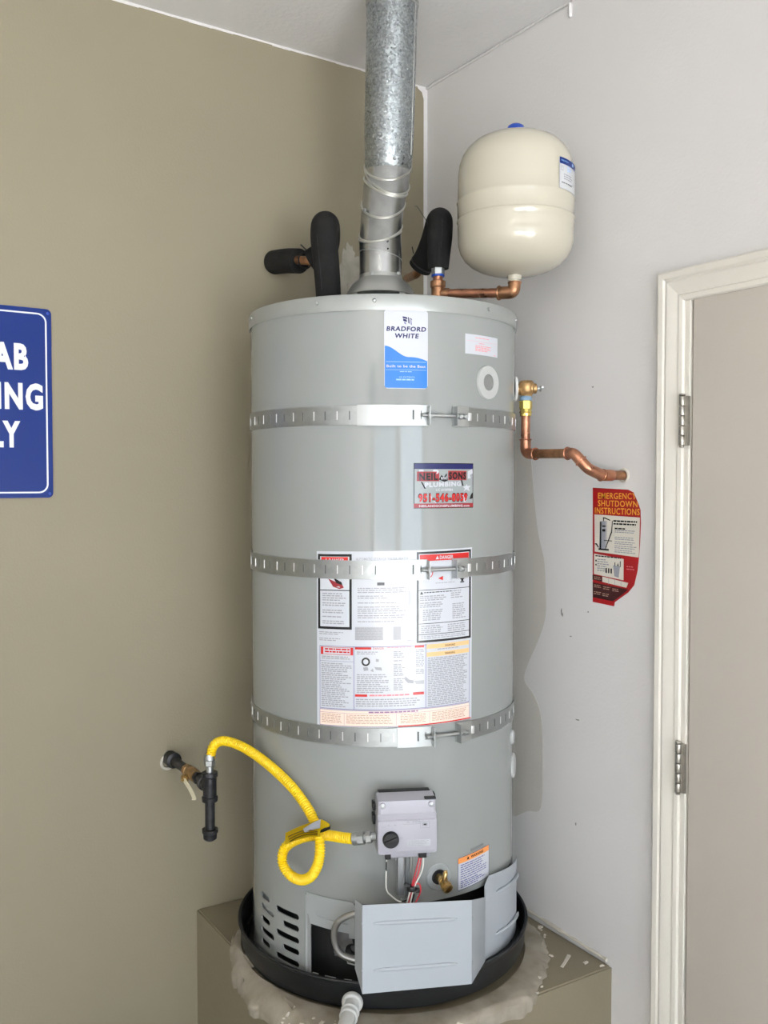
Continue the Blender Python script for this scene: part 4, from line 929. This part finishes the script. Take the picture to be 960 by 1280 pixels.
tube(bm, pp, [.0112 + (.0006 if i % 2 else 0) for i in range(n + 1)], 20); obj('branch_pipe', bm, 'copper', tf)
bm = nb(); tube(bm, fillet([L(.280, -.073, 2.055), L(.3165, -.0905, 2.053), L(.3185, -.0900, 2.076)], .024, 8), .0150, 20); 
torus(bm, L(.283, -.0745, 2.0548), (pts[1] - pts[0]), .0152, .0028, 24); torus(bm, L(.3185, -.09, 2.0765), UP, .0148, .0022, 24); obj('elbow', bm, 'copper_old', tf)

et = thing('expansion_tank', 'cream enamel expansion tank with blue cap standing above the heater', 'tank', L(.3185, -.09, 2.077))
RTk = .1395; c = L(.3195, -.09, 0)
bm = nb(); prof = [(0, 2.0925), (.030, 2.0935), (.060, 2.0985), (.085, 2.1060), (.106, 2.117), (.122, 2.131), (.132, 2.147), (.1375, 2.166), (.1385, 2.20), (.1390, 2.2205), (.1410, 2.2225), (.1395, 2.2255), (.1400, 2.262), (.1415, 2.2655), (.1395, 2.269), (.1385, 2.30), (.1378, 2.335), (.1350, 2.356), (.129, 2.374), (.118, 2.391), (.102, 2.406), (.080, 2.417), (.052, 2.4245), (.026, 2.4275), (0, 2.428)]
lathe(bm, prof, c, UP, 96); obj('tank_shell', bm, 'tank', et, smooth=60)
bm = nb(); lathe(bm, [(0, -.006), (.0225, -.006), (.0225, .008), (.019, .018), (.012, .0225), (0, .0235)], c + UP * 2.4305, UP, 32); obj('valve_cap', bm, 'bluecap', et)
bm = nb(); lathe(bm, [(.0125, 2.078), (.0125, 2.082), (.0165, 2.083), (.0175, 2.090), (.0175, 2.096), (0, 2.096)], L(.3185, -.09, 0), UP, 24); obj('nozzle', bm, 'tank', et)
def on_tank(th0, z0): return lambda u, v, l: c + rdir(th0 + math.degrees(u / RTk)) * (RTk - .0012 + l + (.0014)) + UP * (z0 - v)
w = radians(46) * RTk; dc = Decal(on_tank(37, 2.340), ['p_white']); label_base(dc, w, .0715, 'p_lgrey', .003); dc.frame(0, 0, w, .0715, .0008, 'p_grey', 2)
dc.rect(.0008, .0008, w - .0008, .015, 's_blue'); dc.text('expansion', .006, .0085, .0045, 'p_lblue', w=.03); dc.rect(.055, .004, .064, .011, 'p_lblue', 2)
dc.frame(.006, .020, .014, .030, .001, 'p_grey'); dc.lines(.030, .018, .055, .030, .004, 'p_lblue', rag=.3); dc.lines(.016, .036, .058, .052, .005, 'p_grey', rag=.2); dc.lines(.008, .056, .056, .0605, .004, 'p_black', rag=0, fill=.5); dc.rect(w - .004, .040, w - .001, .070, 'p_grey')
dc.done('tank_label', et, 'blue and white label')

# ------------------------------------------------------------------ relief valve and discharge line
rv = thing('relief_valve', 'brass pressure relief valve on the right side of the heater', 'valve', L(.3546, -.04, 1.79))
bm = nb(); lathe(bm, [(.0, -.002), (.030, -.002), (.031, .0), (.029, .0045), (.012, .006), (0, .006)], L(.3275, -.04, 1.826), RT, 36); obj('flange', bm, 'white_pl', rv)
bm = nb(); cyl(bm, L(.32, -.04, 1.826), L(.349, -.04, 1.826), .0125, 20); lathe(bm, [(0, -.020), (.0135, -.020), (.0150, -.014), (.0185, -.010), (.0195, .002), (.0195, .010), (.0170, .016), (.0155, .017), (.0150, .019), (0, .019)], L(.3560, -.04, 1.8265), UP, 28)
lathe(bm, [(0, 0), (.0165, 0), (.0165, .006), (.0125, .009), (.0125, .016), (.009, .018), (0, .018)], L(.3640, -.04, 1.8265), RT, 24); torus(bm, L(.340, -.04, 1.826), RT, .0135, .003, 24)
obj('valve_body', bm, 'bronze', rv)
bm = nb(); cyl(bm, L(.380, -.04, 1.8265), L(.392, -.04, 1.8265), .004, 12); torus(bm, L(.391, -.04, 1.8265), RT, .006, .0018, 16); obox(bm, L(.394, -.044, 1.829), RT, FW, UP, .003, .008, .0025, .0008); obj('test_lever', bm, 'zinc', rv)
bm = nb(); lathe(bm, [(.0150, 0), (.0155, .003), (.0155, .009), (.0140, .011)], L(.3546, -.04, 1.7965), UP, 24); obj('blue_tape', bm, mat('pale blue thread tape', s2l(120, 150, 175), .5), rv)
dl = thing('discharge_pipe', 'copper discharge pipe bending from relief valve into the white wall', 'pipe', L(.3546, -.04, 1.66))
top_ = L(.3546, -.04, 1.80); X = top_.x; Yv = top_.y
bm = nb(); hexnut(bm, (X, Yv, 1.775), (X, Yv, 1.797), .0160); cyl(bm, (X, Yv, 1.758), (X, Yv, 1.776), .0138, 24, bev=.001); torus(bm, (X, Yv, 1.768), UP, .0142, .002, 24); obj('brass_adapter', bm, 'brassbright', dl)
pA = Vector((X, Yv, 1.70)); pB = Vector((X, Yv, 1.6655)); pC = Vector((X, Yv - .036, 1.664)); pD = Vector((X, -.752, 1.6625)); pE = Vector((X, -.772, 1.6625)); pF = Vector((X + .018, -.800, 1.626)); pG = Vector((-.075, -.803, 1.6115)); pH = Vector((-.062, -.803, 1.611)); pI = Vector((.012, -.803, 1.611))
bm = nb(); cyl(bm, pA + UP * .065, pA - UP * .003, .0113, 20); obj('copper_tube', bm, 'copper', dl)
bm = nb(); cyl(bm, pC - (pD - pC).normalized() * .004, pD, .0113, 20); obj('copper_tube', bm, 'copper_old', dl)
def elb(P, r, lips):
    bm = nb(); tube(bm, fillet(P, r, 8), .0133, 20)
    for p, a in lips: torus(bm, p, a, .0138, .0020, 24)
    return obj('elbow', bm, 'copper', dl)
elb([pA, pB, pC], .030, [(pA, UP), (pC, pD - pC)])
elb([pD, pE, (pE + pF) / 2], .018, [(pD, pE - pD), ((pE + pF) / 2, pF - pE)])
elb([(pE + pF) / 2, pF, pG], .022, [(pG, pG - pF)])
bm = nb(); cyl(bm, pG, pI, .0113, 20); obj('copper_tube', bm, 'copper_old', dl)
bm = nb(); cyl(bm, (pG + pH) / 2, pH + (pI - pH) * .3, .0135, 20, bev=.001); obj('coupling', bm, 'copper', dl)
bm = nb(); torus(bm, (-.001, -.803, 1.611), (1, 0, 0), .0145, .0035, 24); obj('wall_collar', bm, 'plaster_lite', dl)

# ------------------------------------------------------------------ black iron gas line
gx, gz, gy = -.837, .866, -.272
gl = thing('gas_line', 'black iron gas pipe with valve and drip leg coming out of tan wall', 'pipe', (gx, gy, .70))
bm = nb(); lathe(bm, [(0, 0), (.0185, 0), (.0195, .004), (.0195, .024), (.0205, .026), (.0205, .034), (.0165, .037), (0, .037)], (gx, 0, gz), (0, -1, 0), 28); obj('coupling', bm, 'iron', gl)
bm = nb(); cyl(bm, (gx, -.02, gz), (gx, -.125, gz), .0118, 24); obj('nipple', bm, 'iron', gl)
bm = nb(); torus(bm, (gx - .006, -.003, gz - .010), (0, 1, 0), .018, .004, 20, 6); obj('wall_collar', bm, 'plaster_lite', gl)
bm = nb(); lathe(bm, [(0, 0), (.0155, 0), (.0155, .014), (.0135, .016), (.0165, .024), (.0165, .042), (.0135, .050), (.0155, .053), (.0155, .066), (0, .066)], (gx, -.122, gz), (0, -1, 0), 8); vb = obj('gas_valve', bm, 'bronze', gl)
bm = nb(); hd = Vector((-.80, -.35, -.25)).normalized(); cyl(bm, (gx, -.156, gz), Vector((gx, -.156, gz)) + hd * .030, .0075, 12); cyl(bm, Vector((gx, -.156, gz)) + hd * .022, Vector((gx, -.156, gz)) + hd * .027, .0115, 6); cyl(bm, Vector((gx, -.156, gz)) + hd * .030, Vector((gx, -.156, gz)) + hd * .034, .0045, 10); obj('valve_stem', bm, 'brass', vb)
bm = nb(); q = Vector((gx, -.156, gz)) + hd * .029
sd = spline([q, q + Vector((.003, -.012, -.008)), q + Vector((.008, -.024, -.020)), q + Vector((.014, -.032, -.038)), q + Vector((.013, -.034, -.044))], 5); T_, U_ = frames(sd)
prev = None
for p, t_ in zip(sd, T_):
    s_ = t_.cross(hd).normalized() * .0065; n_ = hd * .0014; qd = [bm.verts.new(p + s_ + n_), bm.verts.new(p - s_ + n_), bm.verts.new(p - s_ - n_), bm.verts.new(p + s_ - n_)]
    if prev:
        for k in range(4): bm.faces.new((prev[k], prev[(k + 1) % 4], qd[(k + 1) % 4], qd[k]))
    else: bm.faces.new(qd[::-1])
    prev = qd
bm.faces.new(prev); bmesh.ops.recalc_face_normals(bm, faces=bm.faces[:]); obj('lever', bm, 'cream_pl', vb)
bm = nb(); cyl(bm, (gx, -.186, gz), (gx, -.245, gz), .0118, 20); lathe(bm, [(0, 0), (.0155, 0), (.0155, .010), (0, .010)], (gx, -.196, gz), (0, -1, 0), 6); obj('nipple', bm, 'iron', gl)
bm = nb(); lathe(bm, [(0, -.036), (.0185, -.036), (.0192, -.033), (.0192, -.026), (.0162, -.024), (.0162, .022), (.0192, .024), (.0192, .031), (.0185, .034), (0, .034)], (gx, gy, gz), UP, 28)
lathe(bm, [(0, 0), (.0192, 0), (.0192, .009), (.0162, .011), (.0162, .030)], (gx, gy + .036, gz), (0, -1, 0), 28); obj('tee', bm, 'iron', gl)
bm = nb(); cyl(bm, (gx, gy, gz - .03), (gx, gy, gz - .108), .0118, 24); obj('drip_leg', bm, 'iron', gl)
bm = nb(); lathe(bm, [(0, 0), (.0192, 0), (.0192, -.008), (.0165, -.010), (.0160, -.023), (.012, -.027), (0, -.028)], (gx, gy, gz - .104), UP, 28); obj('end_cap', bm, 'iron', gl)
# yellow flexible connector
gf = thing('gas_connector', 'yellow corrugated flexible gas hose looping from iron pipe to gas control', 'hose', (gx, gy, gz + .034))
T0 = Vector((gx, gy, gz + .03))
bm = nb(); cyl(bm, T0, T0 + UP * .022, .0085, 18); hexnut(bm, T0 + UP * .020, T0 + UP * .034, .0135); lathe(bm, [(.0128, 0), (.0128, .008), (.0105, .014), (0, .014)], T0 + UP * .034, UP, 20); obj('flare_nut', bm, 'zinc', gf)
HP = [(-.4160, -.145, .944), (-.4158, -.147, .970), (-.4080, -.152, .994), (-.3830, -.162, 1.003)]
W_ = CAMP
def at(u, v, y):     # point of the hose measured in the photograph, at depth y in the heater's frame
    F3 = FW * cos(PITCH) - UP * sin(PITCH); U3 = UP * cos(PITCH) + FW * sin(PITCH)
    d = F3 + RT * (u - 480) / F_PX - U3 * (v - 640) / F_PX; k = (2.34 + y) / d.dot(FW); p = CAMP + d * k; q = p - HX
    return (q.dot(RT), q.dot(FW), p.z)
HP = HP[:1] + [at(u, v, y) for u, v, y in ((263.5, 946, -.145), (266.5, 933, -.150), (279, 926, -.162), (303, 933.5, -.185), (332, 953, -.228), (361, 979.5, -.285), (381, 1005, -.325), (393, 1027, -.355), (399.5, 1052, -.375), (398.5, 1076, -.378), (390, 1094, -.370), (377, 1100, -.352), (363, 1094, -.335), (353.5, 1080, -.322), (354, 1064, -.318), (364, 1053, -.322), (384, 1045.5, -.335), (407, 1044, -.350), (428, 1047, -.378), (442, 1048.5, -.395))]
hose = resample(spline([L(*p) for p in HP], 10), .0019)
bm = nb(); tube(bm, hose, [.0104 + .0013 * (1, -1, -.4)[i % 3] for i in range(len(hose))], 16); obj('hose', bm, 'yellow', gf, smooth=80)
e1 = hose[-1]; e2 = G(-.0625, .400, .8445); dd = (e2 - e1).normalized(); ln = (e2 - e1).length
bm = nb(); lathe(bm, [(0, -.002), (.0128, -.002), (.0135, .004), (.0135, .010), (0, .010)], e1, dd, 24); hexnut(bm, e1 + dd * .009, e1 + dd * .024, .0145); cyl(bm, e1 + dd * .022, e2, .0085, 18); hexnut(bm, e1 + dd * .028, e1 + dd * .040, .0132); obj('flare_nut', bm, 'zinc', gf)
# warning tag wrapped round the hose
tg = nb()
def ruled(bm, topp, botp, m=0, th=.0008):
    t = nb(); A = spline([L(*at(*p)) for p in topp], 5); B = spline([L(*at(*p)) for p in botp], 5); prev = None
    for a, b in zip(A, B):
        q = [t.verts.new(a + (b - a) * k / 4 - FW * .004 * sin(pi * k / 4)) for k in range(5)]
        if prev:
            for k in range(4): t.faces.new((prev[k], q[k], q[k + 1], prev[k + 1]))
        prev = q
    bmesh.ops.solidify(t, geom=t.faces[:], thickness=th); merge(bm, t, m)
ruled(tg, [(357, 1041, -.335), (372, 1034, -.352), (388, 1028, -.372), (401, 1024, -.388)], [(356, 1056, -.342), (372, 1050, -.358), (388, 1046, -.380), (400, 1046, -.395)])
tgo = obj('warning_tag', tg, 'yellowtag', gf, label='yellow plastic warning tag wrapped round the hose')
tg = nb(); ruled(tg, [(379, 1036, -.383), (390, 1029, -.391), (401, 1024, -.396)], [(382, 1041, -.385), (392, 1037, -.393), (400, 1035, -.399)]); obj('printed_strip', tg, 'p_white', tgo)
tg = nb(); ruled(tg, [(401, 1024, -.390), (406, 1026, -.384), (412, 1030, -.378)], [(400, 1040, -.392), (405, 1036, -.386), (413, 1035, -.380)]); obj('tag_fold', tg, 'yellowtag', tgo)
tg = nb(); ruled(tg, [(401, 1037, -.391), (407, 1034, -.385), (413, 1031, -.380)], [(400, 1041, -.393), (407, 1039, -.387), (413, 1036, -.381)]); obj('tag_fold', tg, 'black_pl', tgo)
M['tag_print'] = mat('tag print', s2l(150, 120, 10), .4)
for k in range(3):
    tg = nb(); ruled(tg, [(360 + k, 1045.5 + k * 3, -.352), (372, 1040 + k * 3, -.367), (384, 1037 + k * 2.6, -.387), (397, 1039 + k * 2, -.403)], [(360 + k, 1046.5 + k * 3, -.352), (372, 1041 + k * 3, -.367), (384, 1038 + k * 2.6, -.387), (397, 1040 + k * 2, -.403)], th=.0004)
    obj('printed_line', tg, 'tag_print', tgo)

# ------------------------------------------------------------------ things on the walls
# blue parking sign
sx1, sz0, sz1 = -1.128, 1.557, 2.013; sw = .305; sh_ = sz1 - sz0; sx0 = sx1 - sw; yb = -.004
bm = nb(); slab(bm, [(sx0 + u, yb, sz1 - v) for u, v in rrect(sw / 2, sh_ / 2, sw / 2, sh_ / 2, .012)], (0, -1, 0), .0015)
sign = obj('parking_sign', bm, 's_blue', smooth=0); tag(sign, 'blue metal sign with white border and letters on the tan wall', 'sign')
fs = lambda u, v, l: Vector((sx0 + u, yb - .0015 - l * .7, sz1 - v))
dc = Decal(fs, ['s_white'], .05)
a_ = rrect(sw / 2, sh_ / 2, sw / 2 - .011, sh_ / 2 - .011, .022, 8); b__ = rrect(sw / 2, sh_ / 2, sw / 2 - .0148, sh_ / 2 - .0148, .0185, 8)
for k in range(len(a_)): dc.poly([a_[k], a_[(k + 1) % len(a_)], b__[(k + 1) % len(a_)], b__[k]], 's_white')
for st, v, wd in (('REHAB', .147, .196), ('PARKING', .241, .262), ('ONLY', .332, .156)): dc.text(st, sw / 2, v, .060, 's_white', w=wd, bold=.045, align='C')
dc.done('lettering', sign)
for u, v in ((sw - .008, .010), (.008, .010), (sw - .008, sh_ - .010), (.008, sh_ - .010)):
    bm = nb(); lathe(bm, [(.0035, 0), (.003, .0015), (0, .002)], (sx0 + u, yb - .0015, sz1 - v), (0, -1, 0), 10); obj('screw', bm, 'bluecap', sign)
    bm = nb(); cyl(bm, (sx0 + u, 0, sz1 - v), (sx0 + u, yb, sz1 - v), .003, 8); obj('standoff', bm, 'zinc', sign)
# torn red emergency sticker
OUT = [(-.703, 1.581), (-.817, 1.577), (-.833, 1.571), (-.846, 1.549), (-.855, 1.530), (-.8565, 1.499), (-.855, 1.455), (-.852, 1.420), (-.848, 1.386), (-.838, 1.351), (-.820, 1.332), (-.778, 1.304), (-.776, 1.294), (-.706, 1.297)]
es_y0, es_z0 = -.703, 1.581
fe = lambda u, v, l: Vector((-.0004 - l - .0 * u, es_y0 - u, es_z0 - v))
dc = Decal(fe, ['e_red'], .05)
dc.text('EMERGENCY', .019, .0265, .0150, 'e_yel', w=.1215, bold=.012, lay=3); dc.text('SHUTDOWN', .019, .0450, .0150, 'e_yel', w=.125, bold=.012, lay=3); dc.text('INSTRUCTIONS', .009, .0635, .0155, 'e_yel', w=.142, bold=.012, lay=3)
dc.poly([(.007, .066), (.1515, .069), (.1500, .163), (.009, .158)], 'e_cream', 2)
dc.poly([(.026, .082), (.046, .081), (.046, .152), (.024, .152)], 'p_grey', 3); dc.rect(.026, .084, .031, .150, 'p_black', 4); dc.rect(.036, .072, .039, .082, 'p_black', 3); dc.poly([(.0385, .074), (.041, .072), (.060, .078), (.059, .080)], 'p_black', 4); dc.rect(.048, .080, .0495, .152, 'p_grey', 3); dc.poly([(.066, .080), (.068, .080), (.066, .108), (.045, .150), (.043, .150), (.063, .106)], 'p_black', 4); dc.rect(.034, .092, .045, .096, 'p_black', 4); dc.rect(.034, .101, .044, .107, 'p_black', 4); dc.rect(.022, .149, .056, .153, 'p_black', 4); dc.poly([(.010, .138), (.016, .137), (.023, .146), (.021, .148), (.014, .140), (.010, .140)], 'p_black', 4); dc.rect(.040, .128, .066, .1295, 'p_black', 4)
dc.lines(.070, .078, .146, .092, .0068, 'p_black', 3, rag=.1, fill=.55); dc.lines(.074, .096, .142, .103, .007, 'p_black', 3, rag=.6, fill=.5)
for v0 in (.101, .118, .129, .139, .149): dc.lines(.074, v0, .146, v0 + .009, .0045, 'p_grey', 3, rag=.25, fill=.45)
dc.poly([(.007, .163), (.103, .170), (.103, .221), (.007, .214)], 'e_cream', 2); dc.lines(.012, .167, .096, .171, .0045, 'p_black', 3, rag=.1, fill=.6); dc.lines(.018, .175, .056, .210, .0055, 'p_grey', 3, rag=.3, fill=.45); dc.rect(.012, .178, .016, .182, 'p_black', 3); dc.rect(.012, .188, .016, .192, 'p_black', 3)
dc.poly([(.070, .188), (.092, .188), (.088, .216), (.074, .214)], 'p_grey', 3); dc.rect(.075, .180, .077, .189, 'p_black', 4); dc.rect(.092, .176, .094, .190, 'p_black', 4); dc.poly([(.083, .188), (.085, .180), (.088, .188)], 'p_black', 4)
for u_ in (.046, .054, .062): dc.rect(u_, .196, u_ + .004, .208, 'p_black', 3)
dc.lines(.112, .186, .136, .199, .006, 'p_pink', 3, rag=.1, fill=.35)
dc.poly([(.0, .216), (.034, .218), (.034, .231), (.0, .228)], 'e_maroon', 2); dc.poly([(.035, .218), (.118, .226), (.112, .238), (.035, .231)], 'e_cream', 2); 
for u_ in (.055, .075, .095): dc.rect(u_, .221, u_ + .001, .235, 'p_grey', 3)
dc.poly([(.003, .235), (.118, .242), (.090, .262), (.070, .275), (.004, .272)], 'e_maroon', 2)
for u0, v0 in ((.008, .240), (.038, .242), (.068, .244), (.008, .257), (.036, .259), (.008, .220)): dc.lines(u0, v0, u0 + .024, v0 + .009, .0045, 'p_brown', 3, rag=.2, fill=.4)
# trim the print to the torn outline
def clip(bm, out):
    n = len(out); cy_ = sum(p[0] for p in out) / n; cz_ = sum(p[1] for p in out) / n
    for i in range(n):
        a, b = out[i], out[(i + 1) % n]
        if i in (11,): continue
        nrm = Vector((0, b[1] - a[1], -(b[0] - a[0]))); mid = Vector((0, (a[0] + b[0]) / 2, (a[1] + b[1]) / 2))
        if nrm.dot(Vector((0, cy_, cz_)) - mid) > 0: nrm = -nrm
        bmesh.ops.bisect_plane(bm, geom=bm.verts[:] + bm.edges[:] + bm.faces[:], plane_co=mid, plane_no=nrm.normalized(), clear_outer=True)
clip(dc.bm, OUT)
bm = nb(); slab(bm, [(0.0, y, z) for y, z in OUT], (-1, 0, 0), .0007)
es = obj('emergency_sticker', bm, 'e_red', smooth=0); tag(es, 'red emergency shutdown instructions sticker with torn edge on white wall', 'sticker')
dc.done('printing', es)['kind'] = 'stuff'
